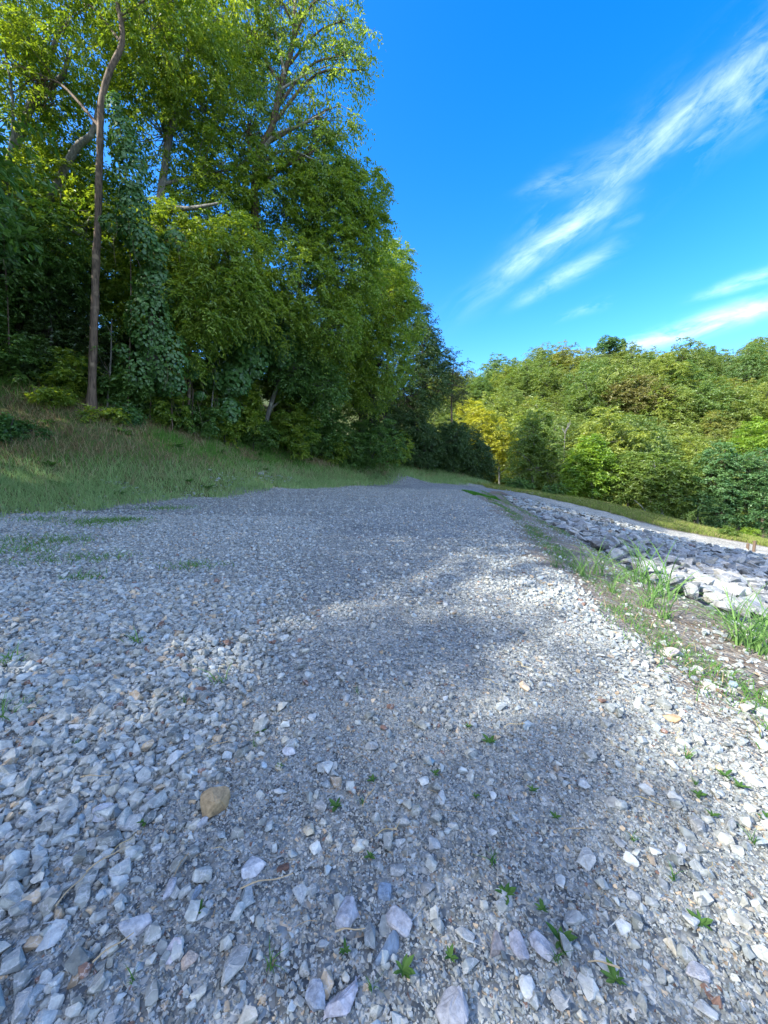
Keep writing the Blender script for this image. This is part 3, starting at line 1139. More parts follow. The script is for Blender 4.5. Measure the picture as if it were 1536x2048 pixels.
scatter_stones('rock_rubble', M_BOULDER_FILL, bx[far], by[far], bs[far] * 1.25, VB, 44, (0.8, 1.2), bury=0.1, tilt=0.3, cols=stone_colors(n, rb, 0.02, 0.9), label='mass of grey rocks covering the far part of the slope', cat='rocks')
nn = 6000
x2, y2 = 3.5 + 27 * rb.random(nn), 3.2 + 38 * rb.random(nn) ** 1.2
k = (sd_poly(x2, y2, RIP) > -0.1) & (x2 < 1.3 * y2 + 2)
scatter_stones('rock_rubble', M_BOULDER_FILL, x2[k], y2[k], np.clip(rb.lognormal(math.log(0.2), 0.3, k.sum()), 0.1, 0.35), VB, 45, (0.8, 1.2), bury=0.2, tilt=0.4, cols=stone_colors(int(k.sum()), rb, 0.02, 0.72), label='smaller broken rock filling the gaps between the big rocks', cat='rocks')
# pale stones along the toe of the bank and the road edges
for pts, wdt, cnt, lab in (([W(220, 969, 17.5), W(270, 972, 18)], .25, 40, 'short row of whitish stones half hidden in the grass below the bank'),
                           ([W(430, 972, 22.5), W(520, 972, 26), W(620, 971, 31)], .3, 160, 'long low row of whitish stones at the foot of the grassy bank'),
                           ([W(745, 969, 38), W(860, 966, 47), W(915, 966, 50)], .3, 150, 'line of pale stones along the far left edge of the gravel'),
                           ([W(985, 973, 51), W(1050, 982, 49), W(1110, 993, 47), W(1170, 1007, 45)], .45, 260, 'ridge of pale stones along the outer edge of the descending road')):
    pth = smooth_path(pts, 8)
    ii = rb.integers(0, len(pth), cnt)
    xx = pth[ii, 0] + rb.normal(0, wdt, cnt)
    yy = pth[ii, 1] + rb.normal(0, wdt, cnt)
    scatter_stones('rubble', M_STONE_FILL, xx, yy, np.clip(rb.lognormal(math.log(0.16), 0.35, cnt), 0.08, 0.4), VB, 46, (0.8, 1.2), bury=0.05, cols=stone_colors(cnt, rb, 0.01, 1.25), label=lab, cat='stones')

# ------------------------------------------------------------------ grass


def blades(x, y, h, w, lean, cols, r, z=None, seg=2):
    """curved grass blades; returns vertices, faces and colours"""
    n = len(x)
    z = height(x, y) - 0.02 if z is None else z
    az = r.random(n) * 6.283
    ld = np.stack([np.cos(az), np.sin(az), np.zeros(n)], -1)
    fa = r.random(n) * 6.283
    wd = np.stack([np.cos(fa), np.sin(fa), np.zeros(n)], -1)
    base = np.stack([x, y, z], -1)
    vs = []
    for s in range(seg + 1):
        t = s / seg
        c = base + np.array([0, 0, 1.0]) * (h * (t - 0.25 * np.minimum(lean, 1.2) * t * t))[:, None] + ld * (h * lean * t * t)[:, None]
        if s == seg:
            vs.append(c[:, None])
        else:
            hw = (w * (1 - 0.55 * t))[:, None] * wd * 0.5
            vs.append(np.stack([c - hw, c + hw], 1))
    v = np.concatenate(vs, 1)
    k = v.shape[1]
    i = (np.arange(n) * k)[:, None]
    q = [i + np.array([[2 * s, 2 * s + 1, 2 * s + 3, 2 * s + 2]]) for s in range(seg - 1)]
    t3 = i + np.array([[2 * seg - 2, 2 * seg - 1, 2 * seg]])
    return v.reshape(-1, 3), (np.concatenate(q) if q else None), t3, np.repeat(cols, k, 0)


def grass(name, x, y, h, w, lean, cols, r, label, seg=2):
    acc = Acc()
    v, q, t, c = blades(x, y, h, w, lean, cols, r, seg=seg)
    fs = [t] if q is None else [q, t]
    me = mesh_np(name, v, fs, M_BLADE, {'col': ('FLOAT_COLOR', c)})
    return tag(link(name, me), label, 'grass', None, 'stuff')


def gcol(n, r, a, b, dry=0.0, dcol=(0.33, 0.27, 0.15)):
    t = np.clip(r.normal(.5, .25, n), 0, 1)[:, None]
    c = (1 - t) * np.array(a) + t * np.array(b)
    k = r.random(n) < dry
    c[k] = np.array(dcol) * (0.6 + 0.7 * r.random((k.sum(), 1)))
    return np.concatenate([c, np.ones((n, 1))], 1)


rg = np.random.default_rng(21)
G1, G2 = (0.08, 0.19, 0.05), (0.18, 0.32, 0.09)


def in_view(x, y, m=1.12):
    return (y > 0.5) & (np.abs(x) < y * m + 1)


def left_strip(n):
    x = -26 + 42 * rg.random(n)
    y = 8 + 52 * rg.random(n) ** 1.35
    k = in_view(x, y) & (sd_poly(x, y, LEFT_GRASS) > -0.5 + 1.9 * (vnoise(x, y, 1.2, 61) - 0.5) + 0.28 * rg.normal(size=n))
    return x[k], y[k]


x, y = left_strip(330000)
z = height(x, y)
patch = vnoise(x, y, 2.6, 62)
dry_z = np.maximum(sstep(0.5, 0.62, patch), sstep(-11.5, -14.5, x) * sstep(.3, .5, patch)) * sstep(1.6, 2.6, z)
toe = sstep(2.6, 1.3, z)
kill = rg.random(len(x)) < 0.35 * dry_z
x, y, z, patch, dry_z, toe = [q[~kill] for q in (x, y, z, patch, dry_z, toe)]
nb = len(x)
c = gcol(nb, rg, (0.075, 0.19, 0.035), (0.17, 0.34, 0.07), 0.06)
cool = gcol(nb, rg, (0.18, 0.31, 0.11), (0.35, 0.47, 0.2), 0.05, (0.4, 0.36, 0.22))
c = np.where((toe > rg.random(nb))[:, None], cool, c)
brn = gcol(nb, rg, (0.14, 0.095, 0.055), (0.34, 0.25, 0.14), 0.3)
c = np.where((dry_z * 0.75 > rg.random(nb))[:, None], brn, c)
h = (0.2 + 0.3 * rg.random(nb)) * (0.25 + 1.6 * vnoise(x, y, 0.9, 63)) * (1 + 0.25 * toe)
grass('grass', x, y, h, 0.012 + 0.0007 * y, 0.25 + 0.9 * rg.random(nb), c, rg, 'green and straw coloured grass covering the bank left of the gravel')
# tall seed stalks and dry straw on the bank
x, y = left_strip(45000)
z = height(x, y)
k = (z > 0.9) & (vnoise(x, y, 1.8, 64) > 0.46)
x, y = x[k], y[k]
nb = len(x)
grass('grass', x, y, 0.35 + 0.45 * rg.random(nb), np.full(nb, 0.012) + 0.0006 * y, 0.15 + 0.6 * rg.random(nb), gcol(nb, rg, (0.2, 0.19, 0.10), (0.45, 0.39, 0.24), 0.2), rg, 'tall dry seed stalks standing over the bank grass')
# grass creeping into the gravel and the weedy strip on the right
n = 60000
yv = 1.8 + 40 * rg.random(n) ** 1.5
ex = np.interp(yv, [e[1] for e in EDGE], [e[0] for e in EDGE])
xv = ex - 0.15 + rg.random(n) * np.interp(yv, [0, 6, 30], [2.3, 2.3, 3.2])
band = np.exp(-((xv - ex - 0.35 - 0.02 * yv) / 0.3) ** 2) * 0.95 + np.exp(-((xv - ex - 1.5 - .03 * yv) / 0.3) ** 2) * 0.6
k = (sd_poly(xv, yv, RIP) < 0.1) & (rg.random(n) < band * sstep(0.36, 0.58, vnoise(xv, yv, 0.8, 65)))
xv, yv = xv[k], yv[k]
nb = len(xv)
grass('grass', xv, yv, 0.05 + 0.09 * rg.random(nb), 0.006 + 0.0006 * yv, 0.5 + 0.9 * rg.random(nb), gcol(nb, rg, (0.06, 0.15, 0.035), (0.14, 0.28, 0.07), 0.15), rg, 'low green crabgrass creeping along the right edge of the gravel')
# green island at the far right of the pad
px0 = [(x_, y_) for x_, y_ in (W(925, 985, 33)[:2], W(990, 986, 37)[:2], W(1000, 1000, 33)[:2], W(950, 998, 28)[:2])]
x = 4.5 + 8 * rg.random(40000)
y = 25 + 14 * rg.random(40000)
k = sd_poly(x, y, px0) > -0.1
x, y = x[k], y[k]
grass('grass', x, y, 0.1 + 0.12 * rg.random(len(x)), np.full(len(x), 0.035), 0.3 + 0.6 * rg.random(len(x)), gcol(len(x), rg, (0.05, 0.17, 0.02), (0.1, 0.26, 0.04)), rg, 'bright green grass island where the pad meets the rock slope')
# tufts on the left part of the pad
xs, ys = [], []
for (px, py, sp, cnt) in [(180, 1045, .5, 260), (240, 1042, .45, 260), (210, 1052, .5, 120), (40, 1085, .6, 260), (120, 1085, .35, 120), (180, 1120, .3, 120), (30, 1105, .4, 150), (165, 1160, .15, 60), (390, 1135, .2, 70), (70, 1125, .3, 80), (330, 1018, .6, 200), (100, 1040, .6, 160),
                          (20, 1330, .05, 26), (20, 1440, .04, 20), (270, 1290, .03, 10), (440, 1370, .02, 8)]:
    gx0, gy0 = ground_at(px, py)
    cnt = int(cnt * 1.5)
    xs.append(gx0 + rg.normal(0, sp, cnt))
    ys.append(gy0 + rg.normal(0, sp * .7, cnt))
x, y = np.concatenate(xs), np.concatenate(ys)
grass('grass', x, y, 0.07 + 0.15 * rg.random(len(x)), 0.006 + 0.0012 * y, 0.5 + rg.random(len(x)), gcol(len(x), rg, G1, G2, 0.05), rg, 'thin grass tufts growing through the gravel on the left')
# sunny grass beyond the far road
n = 210000
x = 10 + 42 * rg.random(n)
y = 30 + 30 * rg.random(n)
k = (sd_poly(x, y, ROADP) < -0.1) & (sd_poly(x, y, RIP) < -0.3) & (x < y * 1.15) & (sd_poly(x, y, LEFT_GRASS) < 0) & (sd_poly(x, y, PAD) < 0)
rd_at = np.interp(x, np.array(road_xy)[:, 0], np.array(road_xy)[:, 1])
k &= y > rd_at + 1.8
k &= rg.random(n) < np.where(vnoise(x, y, 3.0, 66) > 0.6, .35, 1)
x, y = x[k], y[k]
grass('grass', x, y, 0.2 + 0.3 * rg.random(len(x)), np.full(len(x), 0.05), 0.3 + 0.7 * rg.random(len(x)), gcol(len(x), rg, (0.15, 0.22, 0.045), (0.32, 0.36, 0.10), 0.15), rg, 'sunlit yellowish grass verge beyond the descending road')


# sedge clumps and weeds, each a thing
def clump_mesh(seed, nb, h, w, lean, a, b, seg=4, spread=0.05, dry=0.05):
    q = np.random.default_rng(seed)
    x, y = q.normal(0, spread, nb), q.normal(0, spread, nb)
    v, qq, t, c = blades(x, y, h * (0.45 + 0.6 * q.random(nb)), w * (0.7 + 0.5 * q.random(nb)), lean * (0.25 + q.random(nb)), gcol(nb, q, a, b, dry), q, np.zeros(nb) - 0.01, seg)
    return mesh_np('weed', v, [qq, t], M_BLADE, {'col': ('FLOAT_COLOR', c)})


SEDGE = [clump_mesh(700 + k, 24 + 5 * k, 0.6, 0.0115, 1.35, (0.08, 0.19, 0.05), (0.2, 0.34, 0.11)) for k in range(4)]
for (px, py, s, lab) in [(1160, 1150, .75, 'small arching sedge clump, leftmost on the strip by the rocks'), (1195, 1150, .9, 'arching sedge clump with thin pale blades, second from the left on the strip'),
                         (1235, 1165, .6, 'short sparse sedge between two taller clumps'), (1275, 1165, 1.0, 'upright bluish sedge clump right of the short sparse one'),
                         (1320, 1195, 1.25, 'tallest sunlit sedge clump, standing at the edge of the rock slope'), (1295, 1215, .7, 'sunlit sedge tuft leaning in front of the tallest clump'),
                         (1225, 1185, .5, 'tiny sedge tuft at the edge of the sunlit gravel'), (1330, 1240, .8, 'dark drooping sedge at the foot of the tallest clump'),
                         (1455, 1240, .7, 'dark arching sedge growing before the pale lower rocks'), (1490, 1290, .95, 'dense shaded sedge clump near the right border'),
                         (1525, 1270, .8, 'shaded broad bladed sedge at the right border'), (1525, 1310, 1.0, 'largest dark sedge mat at the right border'), (1110, 1135, .45, 'little sedge sprout beside the ditch')]:
    x, y = ground_at(px, py)
    o = link('sedge_clump', SEDGE[int(rg.integers(0, 4))], None, (x, y, hz(x, y)), (0, 0, float(rg.random() * 6.28)), s * (1.25 + 0.03 * y))
    tag(o, lab, 'sedge')


def rosette_mesh(seed, nl, ln, a, b):
    """broadleaf seedling: pointed leaves leaving one root"""
    q = np.random.default_rng(seed)
    acc = Acc()
    for k in range(nl):
        az = k * 2.4 + q.normal(0, .3)
        up = q.uniform(0.2, 1.1)
        l = ln * q.uniform(.5, 1.1)
        wv = l * q.uniform(.16, .26)
        d = np.array([math.cos(az), math.sin(az), 0])
        s = np.array([-math.sin(az), math.cos(az), 0])
        pts = []
        for t, ww in ((0, .15), (.35, .9), (.7, .75), (1, .05)):
            c = d * l * t * math.cos(up * (1 - .5 * t)) + np.array([0, 0, l * math.sin(up) * (t - .35 * t * t)])
            pts += [c - s * wv * ww, c + np.array([0, 0, -wv * .35 * ww]), c + s * wv * ww]
        i = np.array([[0, 1, 4, 3], [1, 2, 5, 4]])
        f = np.concatenate([i + 3 * m for m in range(3)])
        col = np.array(a) + (np.array(b) - np.array(a)) * q.random()
        acc.add(np.array(pts), f, np.tile(np.append(col, 1), (12, 1)))
    return acc.mesh('weed', M_BLADE, 'col')


WEED = [rosette_mesh(720 + k, 7 + k, 0.075, (0.045, 0.115, 0.03), (0.1, 0.19, 0.05)) for k in range(4)] + [clump_mesh(730 + k, 12, .11, .007, 1.1, (0.05, 0.14, 0.03), (0.12, 0.25, 0.06), 3, .008) for k in range(3)]
for k, (px, py, s) in enumerate([(980, 1495, 1), (1375, 1520, 1.1), (672, 1622, .9), (725, 1615, .8), (985, 1735, 1.2), (1010, 1795, 1.1), (835, 1630, .6), (740, 1722, .6), (1345, 1765, 1), (1400, 1860, 1.0), (805, 1955, 1.3), (1230, 1975, 1.2),
                                 (1120, 1890, 1.3), (1110, 1930, 1.1), (745, 1990, .9), (1065, 1590, .7), (1110, 1640, .6), (745, 1570, .6), (540, 1945, 1.2), (290, 1655, .8), (265, 1970, .8), (155, 1495, .7), (510, 1500, .7), (935, 1460, .7), (1505, 1690, 1.1), (1480, 1580, .9),
                                 (1395, 1600, .8), (1450, 1560, .9), (1530, 1650, 1), (370, 1410, .8), (520, 1470, .7), (400, 1830, .7), (900, 1925, .7), (690, 1910, .6), (870, 1555, .6), (1265, 1690, .7), (1425, 1640, .7), (1085, 1830, .8), (50, 1420, 1.1), (715, 1390, .7), (1390, 1575, .7), (560, 1540, .5), (950, 1600, .6)]):
    x, y = ground_at(px, py)
    o = link('weed', WEED[int(rg.integers(0, 7))], None, (x, y, hz(x, y) + 0.012), (0, 0, float(rg.random() * 6.28)), s * (0.5 + .25 * max(y - 1.2, 0)))
    tag(o, 'small green weed seedling sprouting between the stones of the pad', 'weed', 'weeds in the gravel pad')
for k, (px, py, ln, yaw, lab) in enumerate([(535, 1785, .17, .3, 'longest pale straw lying on the gravel, right of centre'), (215, 1740, .12, .9, 'short tan twig in the gravel left of the whitish stone'), (150, 1800, .12, 1.4, 'thin upright leaning straw in the lower left gravel'),
                                            (230, 1925, .1, .8, 'tan dry stalk in the bottom left gravel'), (700, 1885, .09, .1, 'dry stalk near the slate blue wedge stone'), (1205, 1955, .08, 2.9, 'pale dry stalk beside a weed at the lower right'), (440, 1505, .12, .6, 'thin straw lying beside the tan blocky stone'), (190, 1570, .12, .1, 'thin brown straw among coarse stones at left')]):
    x, y = ground_at(px, py)
    acc = Acc()
    p = np.array([[-ln / 2, 0, 0], [-ln / 6, ln * .03, .006], [ln / 6, -.01 * ln, .004], [ln / 2, ln * .04, 0]])
    tube(acc, smooth_path(p, 3), np.linspace(.0028, .0016, 10), 5)
    o = link('straw', acc.mesh('straw', plain_mat('dry_straw', (0.36, 0.28, 0.17))), None, (x, y, hz(x, y) + 0.035), (0, .05, yaw))
    tag(o, lab, 'straw')

straw_m = []
for k in range(4):
    acc = Acc()
    p = np.array([[-.05, 0, 0], [-.015, .004 * (k - 1), .006], [.02, -.006 * k, .004], [.05, .008, 0]])
    tube(acc, smooth_path(p, 3), np.linspace(.0019, .001, 10), 4)
    straw_m.append(acc.mesh('straw', plain_mat('dry_stalk', (0.3 + .03 * k, 0.22 + .03 * k, 0.13))))
for k in range(46):
    d = 0.9 * 5 ** random.random()
    x = random.uniform(-.95, .95) * d
    if x > 2:
        continue
    o = link('straw', straw_m[k % 4], None, (x, d, hz(x, d) + .026), (random.gauss(0, .15), random.gauss(0, .15), random.uniform(0, 6.28)), random.uniform(.5, 1.3))
    tag(o, 'thin short bit of dry straw lying loose on the grey gravel', 'straw', 'bits of straw on the gravel')

# broad weeds standing in the bank grass
BW = [rosette_mesh(760 + k, 12 + 2 * k, .5, (0.06, 0.15, 0.035), (0.14, 0.27, 0.06)) for k in range(3)] + [clump_mesh(770 + k, 30, .75, .018, .8, (0.2, 0.17, 0.09), (0.42, 0.36, 0.22), 4, .07, .3) for k in range(2)]
k = 0
while k < 46:
    x, y = random.uniform(-20, 8), random.uniform(13, 46)
    if abs(x) > y * .98 or float(sd_poly(np.array([x]), np.array([y]), LEFT_GRASS)[0]) < .5 or hz(x, y) > 4.5:
        continue
    dry = k % 5 > 2
    o = link('weed', BW[k % 5], None, (x, y, hz(x, y)), (0, 0, random.uniform(0, 6.28)), random.uniform(.6, 1.3))
    tag(o, 'clump of dry straw coloured stalks on the grassy bank' if dry else 'leafy green weed plant on the grassy bank', 'weed', 'dry stalk clumps on the bank' if dry else 'leafy weeds on the bank')
    k += 1
# stones that rolled into the grass
LE = np.array(LEFT_GRASS[3:11])
ii = rg.integers(0, len(LE) - 1, 900)
tt = rg.random(900)[:, None]
pp = LE[ii] * (1 - tt) + LE[ii + 1] * tt + rg.normal(0, .45, (900, 2))
scatter_stones('gravel', M_STONE_FILL, pp[:, 0], pp[:, 1], np.clip(rg.lognormal(math.log(.075), .35, 900), .04, .2), VAR, 88, bury=.05, label='pale gravel strayed into the grass along the left edge of the pad', cat='gravel')

# ------------------------------------------------------------------ foliage


def leaf_geometry(c, d, nrm, ln, wd, lv, acc, fold=0.25, shape='diamond'):
    """many leaves at once; c base points, d length directions, nrm normals"""
    n = len(c)
    d = unit(d)
    s = unit(np.cross(d, nrm))
    u = np.cross(s, d)
    ln, wd = ln[:, None], wd[:, None]
    if shape == 'diamond':
        v = np.stack([c, c + d * ln * .45 + s * wd * .5 + u * wd * fold, c + d * ln, c + d * ln * .5 - s * wd * .5 + u * wd * fold], 1)
        f = np.array([[0, 1, 2, 3]])
    else:                                                       # round heart leaf
        a = [(0, .0), (.38, -.08), (.55, .3), (.4, .7), (0, 1.0), (-.4, .7), (-.55, .3), (-.38, -.08)]
        v = np.stack([c + d * ln * q + s * wd * p - u * wd * fold * abs(p) for p, q in a], 1)
        f = np.array([[0, 1, 2, 3], [0, 3, 4, 5], [0, 5, 6, 7]])
    k = v.shape[1]
    ff = (np.arange(n) * k)[:, None, None] + f[None]
    acc.add(v.reshape(-1, 3), ff.reshape(-1, 4), np.repeat(lv, k))


def spray_leaves(cl, outd, acc, r, per=40, size=0.24, spread=0.8, droop=0.5, twigs=4, aspect=0.42, lvc=None, tw_acc=None):
    """leafy sprays: every cluster centre gets a few drooping twigs lined with leaves"""
    n = len(cl)
    lvc = np.clip(r.normal(.45, .2, n), 0, 1) if lvc is None else lvc
    td = unit(outd[:, None, :] * 0.7 + r.normal(size=(n, twigs, 3)) * np.array([.8, .8, .35]))
    tl = spread * (0.6 + 0.8 * r.random((n, twigs)))
    m = per // twigs
    t = (np.arange(m)[None, None, :] + r.random((n, twigs, m))) / m
    pos = cl[:, None, None, :] + td[:, :, None, :] * (tl[..., None] * t)[..., None]
    pos = pos - np.array([0, 0, 1.0]) * (droop * tl[..., None] * t * t)[..., None]
    side = unit(np.cross(td, np.array([0, 0, 1.0])))[:, :, None, :] * np.where(np.arange(m) % 2, 1.0, -1.0)[None, None, :, None]
    d = side * 0.9 + td[:, :, None, :] * 0.55 + r.normal(size=pos.shape) * 0.35 - np.array([0, 0, 0.55 * (0.4 + droop)])
    nr = np.array([0, 0, 1.0]) + r.normal(size=pos.shape) * 0.55
    sz = size * (0.65 + 0.6 * r.random(pos.shape[:3]))
    lv = np.clip(lvc[:, None, None] + r.normal(0, .16, pos.shape[:3]), 0, 1)
    leaf_geometry(pos.reshape(-1, 3), d.reshape(-1, 3), nr.reshape(-1, 3), sz.ravel(), sz.ravel() * aspect, lv.ravel(), acc)
    if tw_acc is not None:
        return td, tl


def blob_points(blobs, n, r, shell=0.45):
    """cluster centres inside a set of ellipsoids (x,y,z,rx,ry,rz), thicker toward their shells, plus outward directions"""
    b = np.array(blobs, float)
    vol = b[:, 3] * b[:, 4] + b[:, 3] * b[:, 5]
    which = r.choice(len(b), n, p=vol / vol.sum())
    d = unit(r.normal(size=(n, 3)))
    rad = (shell + (1 - shell) * r.random(n)) ** 0.6
    rad *= 0.86 + 0.3 * r.random(n)
    p = b[which, :3] + d * b[which, 3:] * rad[:, None]
    o = unit(d * np.array([1, 1, .6]) + np.array([0, 0, .1]))
    return p, o, which


def build_tree(name, label, base, path, r0, blobs, ncl, leafm, barkm, seed, per=44, size=0.25, spread=0.85, droop=0.5, aspect=0.42, limbs=None, group=None, cat='tree', top_r=0.25, seg=9, branch=0.25, shell=0.45, twigs=4, dense=1.0, limbm=None):
    """a tree: Empty at its foot > trunk (with limbs), crown"""
    r = np.random.default_rng(seed)
    base = np.array(base, float)
    root = empty(name, base)
    tag(root, label, cat, group)
    path = smooth_path(path, 5)
    nrad = len(path)
    ta = Acc()
    rad = r0 * (1 - (1 - top_r) * np.linspace(0, 1, nrad) ** 0.9)
    rad[0] *= 1.5
    rad[1] *= 1.15
    tube(ta, path - base, rad, seg + 3, 0.085)
    ncl = int(ncl * dense)
    p, o, which = blob_points(blobs, ncl, r, shell)
    for k, b in enumerate(blobs):                             # a limb to every lobe of the crown
        c = np.array(b[:3])
        want = c[2] - 0.55 * np.linalg.norm((c - path[-1])[:2]) - b[5] * .4
        j = int(np.argmin(np.abs(path[:, 2] - want)))
        j = min(max(j, nrad // 4), nrad - 1)
        s = path[j]
        mid = s + (c - s) * .5 + np.array([0, 0, 0.12 * np.linalg.norm(c - s)]) + r.normal(size=3) * .25
        lp = smooth_path([s, mid, c], 5)
        lr = max(rad[j] * .55, .04)
        tube(ta, lp - base, np.linspace(lr, lr * .35, len(lp)), 6, 0.04)
        ii = np.nonzero(which == k)[0]
        ii = ii[r.random(len(ii)) < branch]
        for q in ii:
            a = lp[int(r.integers(len(lp) // 2, len(lp)))]
            e = p[q] + o[q] * spread * .5
            m = (a + e) / 2 + r.normal(size=3) * .2 + np.array([0, 0, .1])
            tube(ta, np.array([a, m, e]) - base, [lr * .28, lr * .18, .008], 4)
    la = Acc() if limbm else ta
    for lm in (limbs or []):
        pts, ra, rb_ = lm
        lp = smooth_path(pts, 5)
        tube(la, lp - base, np.linspace(ra, rb_, len(lp)), 7, 0.05)
    link('trunk', ta.mesh('trunk', barkm, smooth=True), root)
    if limbm:
        link('limb', la.mesh('limb', limbm, smooth=True), root)
    ca = Acc()
    lvc = np.clip(r.normal(.45, .2, ncl), 0, 1)
    spray_leaves(p - base, o, ca, r, per, size, spread, droop, twigs, aspect, lvc)
    link('crown', ca.mesh('crown', leafm, 'lv'), root)
    return root


# leaf colours
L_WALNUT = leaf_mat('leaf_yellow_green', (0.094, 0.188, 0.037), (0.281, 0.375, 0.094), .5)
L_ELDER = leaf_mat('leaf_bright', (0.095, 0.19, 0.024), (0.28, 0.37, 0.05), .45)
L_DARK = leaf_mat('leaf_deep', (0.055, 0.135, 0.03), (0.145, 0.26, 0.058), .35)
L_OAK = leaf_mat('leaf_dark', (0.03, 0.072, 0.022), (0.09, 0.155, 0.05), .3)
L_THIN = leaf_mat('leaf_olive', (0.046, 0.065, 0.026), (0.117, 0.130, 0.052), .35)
L_VINE = leaf_mat('leaf_vine', (0.038, 0.115, 0.028), (0.115, 0.235, 0.06), .3, gloss=0.04)
L_FOREST = leaf_mat('leaf_forest', (0.055, 0.13, 0.025), (0.165, 0.27, 0.055), .42, vary=.5)
L_YELLOW = leaf_mat('leaf_yellow', (0.25, 0.29, 0.03), (0.5, 0.5, 0.055), .45)
L_LIME = leaf_mat('leaf_lime', (0.113, 0.225, 0.024), (0.290, 0.419, 0.048), .45)
L_SUNNY = leaf_mat('leaf_sunny', (0.085, 0.165, 0.03), (0.22, 0.3, 0.065), .42)
L_BLUE = leaf_mat('leaf_bluish', (0.05, 0.14, 0.05), (0.16, 0.28, 0.1), .35)
L_HILL = leaf_mat('leaf_hill', (0.1, 0.165, 0.04), (0.25, 0.31, 0.09), .4, vary=.9)
L_RUST = leaf_mat('leaf_rust', (0.13, 0.14, 0.042), (0.26, 0.25, 0.09), .4)


def wb(px, py, D, rr, sy=1.0, sz=1.0):
    x, y, z = W(px, py, D)
    return (x, y, z, rr, rr * sy, rr * sz)


def foot(px, py, D):
    x, y, z = W(px, py, D)
    return np.array([x, y, hz(x, y) - 0.1])


def ptree(name, label, base_px, trunk_px, r0, blobs_px, ncl, leafm, barkm, seed, limbs_px=(), **kw):
    base = foot(*base_px)
    path = [base] + [np.array(W(*q)) for q in trunk_px]
    blobs = [wb(*b) for b in blobs_px]
    limbs = [([np.array(W(*q)) for q in pts], ra, rb_) for pts, ra, rb_ in limbs_px]
    kw.setdefault('dense', 1.7 if base_px[0] < 970 and kw.get('shell', 1) > .3 else 1.2)
    return build_tree(name, label, base, path, r0, blobs, ncl, leafm, barkm, seed, limbs=limbs, **kw)


ptree('bare_trunk_tree', 'tree with a long bare brown trunk kinked near the top, on the bank at left', (182, 815, 23),
      [(187, 690, 23), (191, 560, 23), (196, 430, 22.8), (199, 330, 22.6), (203, 210, 22.5), (218, 145, 22.4), (242, 95, 22.4), (244, 55, 22.4), (232, -10, 22.5), (228, -90, 23)], 0.215,
      [(230, -70, 23, 3.6), (130, 40, 25, 3), (330, 50, 25, 3.2), (60, 160, 25.5, 2.6), (400, -40, 24, 2.6)], 330, L_ELDER, M_BARK, 1, top_r=.45, droop=.7)
ptree('grey_leaning_tree', 'grey barked tree leaning in from the left border with forking limbs', (-60, 760, 26),
      [(-50, 560, 26), (-10, 400, 26), (35, 280, 26), (70, 190, 26.2), (120, 60, 26.5)], 0.48,
      [(40, 60, 27, 4), (-80, 220, 27, 4.5), (110, 210, 27.5, 2.6), (40, 400, 26, 2.4), (170, 470, 26.5, 2.6), (-60, -50, 26, 4)], 420, L_ELDER, M_BARK_GREY, 2,
      limbs_px=[([(60, 210, 26.2), (90, 180, 26), (125, 150, 25.8), (140, 100, 26)], .22, .1), ([(100, 400, 26.5), (150, 300, 26), (185, 265, 26), (200, 200, 26.5)], .25, .12), ([(-20, 420, 26), (20, 300, 25), (25, 200, 25), (10, 100, 25)], .12, .05)], droop=.7)
ptree('broad_limbed_tree', 'tree with a thick grey horizontal limb behind the climbing vine', (300, 845, 27),
      [(305, 700, 27), (312, 560, 27), (318, 430, 27), (330, 330, 27.5), (350, 220, 28), (380, 80, 28)], 0.42,
      [(330, 270, 29, 3.6), (430, 230, 29.5, 3.6), (380, 90, 28.5, 3.6), (290, 140, 29, 3), (460, 340, 29, 2.8), (380, 480, 28, 2.6), (450, 40, 29, 3)], 620, L_ELDER, M_BARK_GREY, 3,
      limbs_px=[([(314, 450, 27), (340, 421, 26.4), (380, 417, 26), (412, 412, 25.8), (450, 404, 25.7)], .2, .06)], droop=.6)
ptree('airy_tall_tree', 'tall airy yellow green tree with silvery upper branches against the sky', (560, 905, 39),
      [(550, 780, 35), (525, 620, 31), (512, 470, 30), (512, 330, 29.5), (545, 250, 29.5), (562, 170, 29.5), (585, 90, 29.5), (590, 20, 29.5), (590, -60, 30)], 0.36,
      [(600, 40, 29, 2.8), (690, 110, 29, 2.1), (560, 160, 29.5, 2.6), (660, 215, 29, 2.2), (490, 80, 30, 3.2), (650, -10, 29, 2.4), (540, -20, 29, 2.8), (735, 140, 29, .9), (630, 300, 29, 2.4), (690, 40, 29, 1.3), (500, 250, 29.5, 2.6)], 470, L_WALNUT, M_BARK, 4, limbm=M_BARK_PALE,
      limbs_px=[([(512, 330, 29.5), (545, 275, 29), (600, 250, 28.8), (650, 225, 28.8)], .15, .04), ([(512, 335, 29.5), (570, 300, 29), (630, 320, 28.6)], .12, .04), ([(560, 180, 29.4), (610, 150, 29), (660, 130, 28.6)], .09, .03), ([(570, 150, 29.4), (550, 60, 29), (530, -10, 28.8)], .09, .03)], droop=.85, shell=.3, per=36, branch=.4, top_r=.3)
ptree('bright_elder_tree', 'dense bright green tree with drooping sprays, right of the airy tall tree', (640, 912, 39),
      [(620, 800, 36.5), (610, 680, 35), (600, 560, 33), (610, 460, 32), (640, 380, 32)], 0.22,
      [(570, 420, 30.5, 3.3), (650, 420, 31.5, 3.2), (705, 390, 32, 2.1), (735, 460, 33, 1.7), (690, 540, 32, 3), (600, 560, 29.5, 2.8), (640, 340, 32, 2.4), (560, 640, 29, 1.8), (660, 650, 31, 2.4), (740, 390, 33, 1.4)], 980, L_ELDER, M_BARK_DARK, 5, droop=.7)
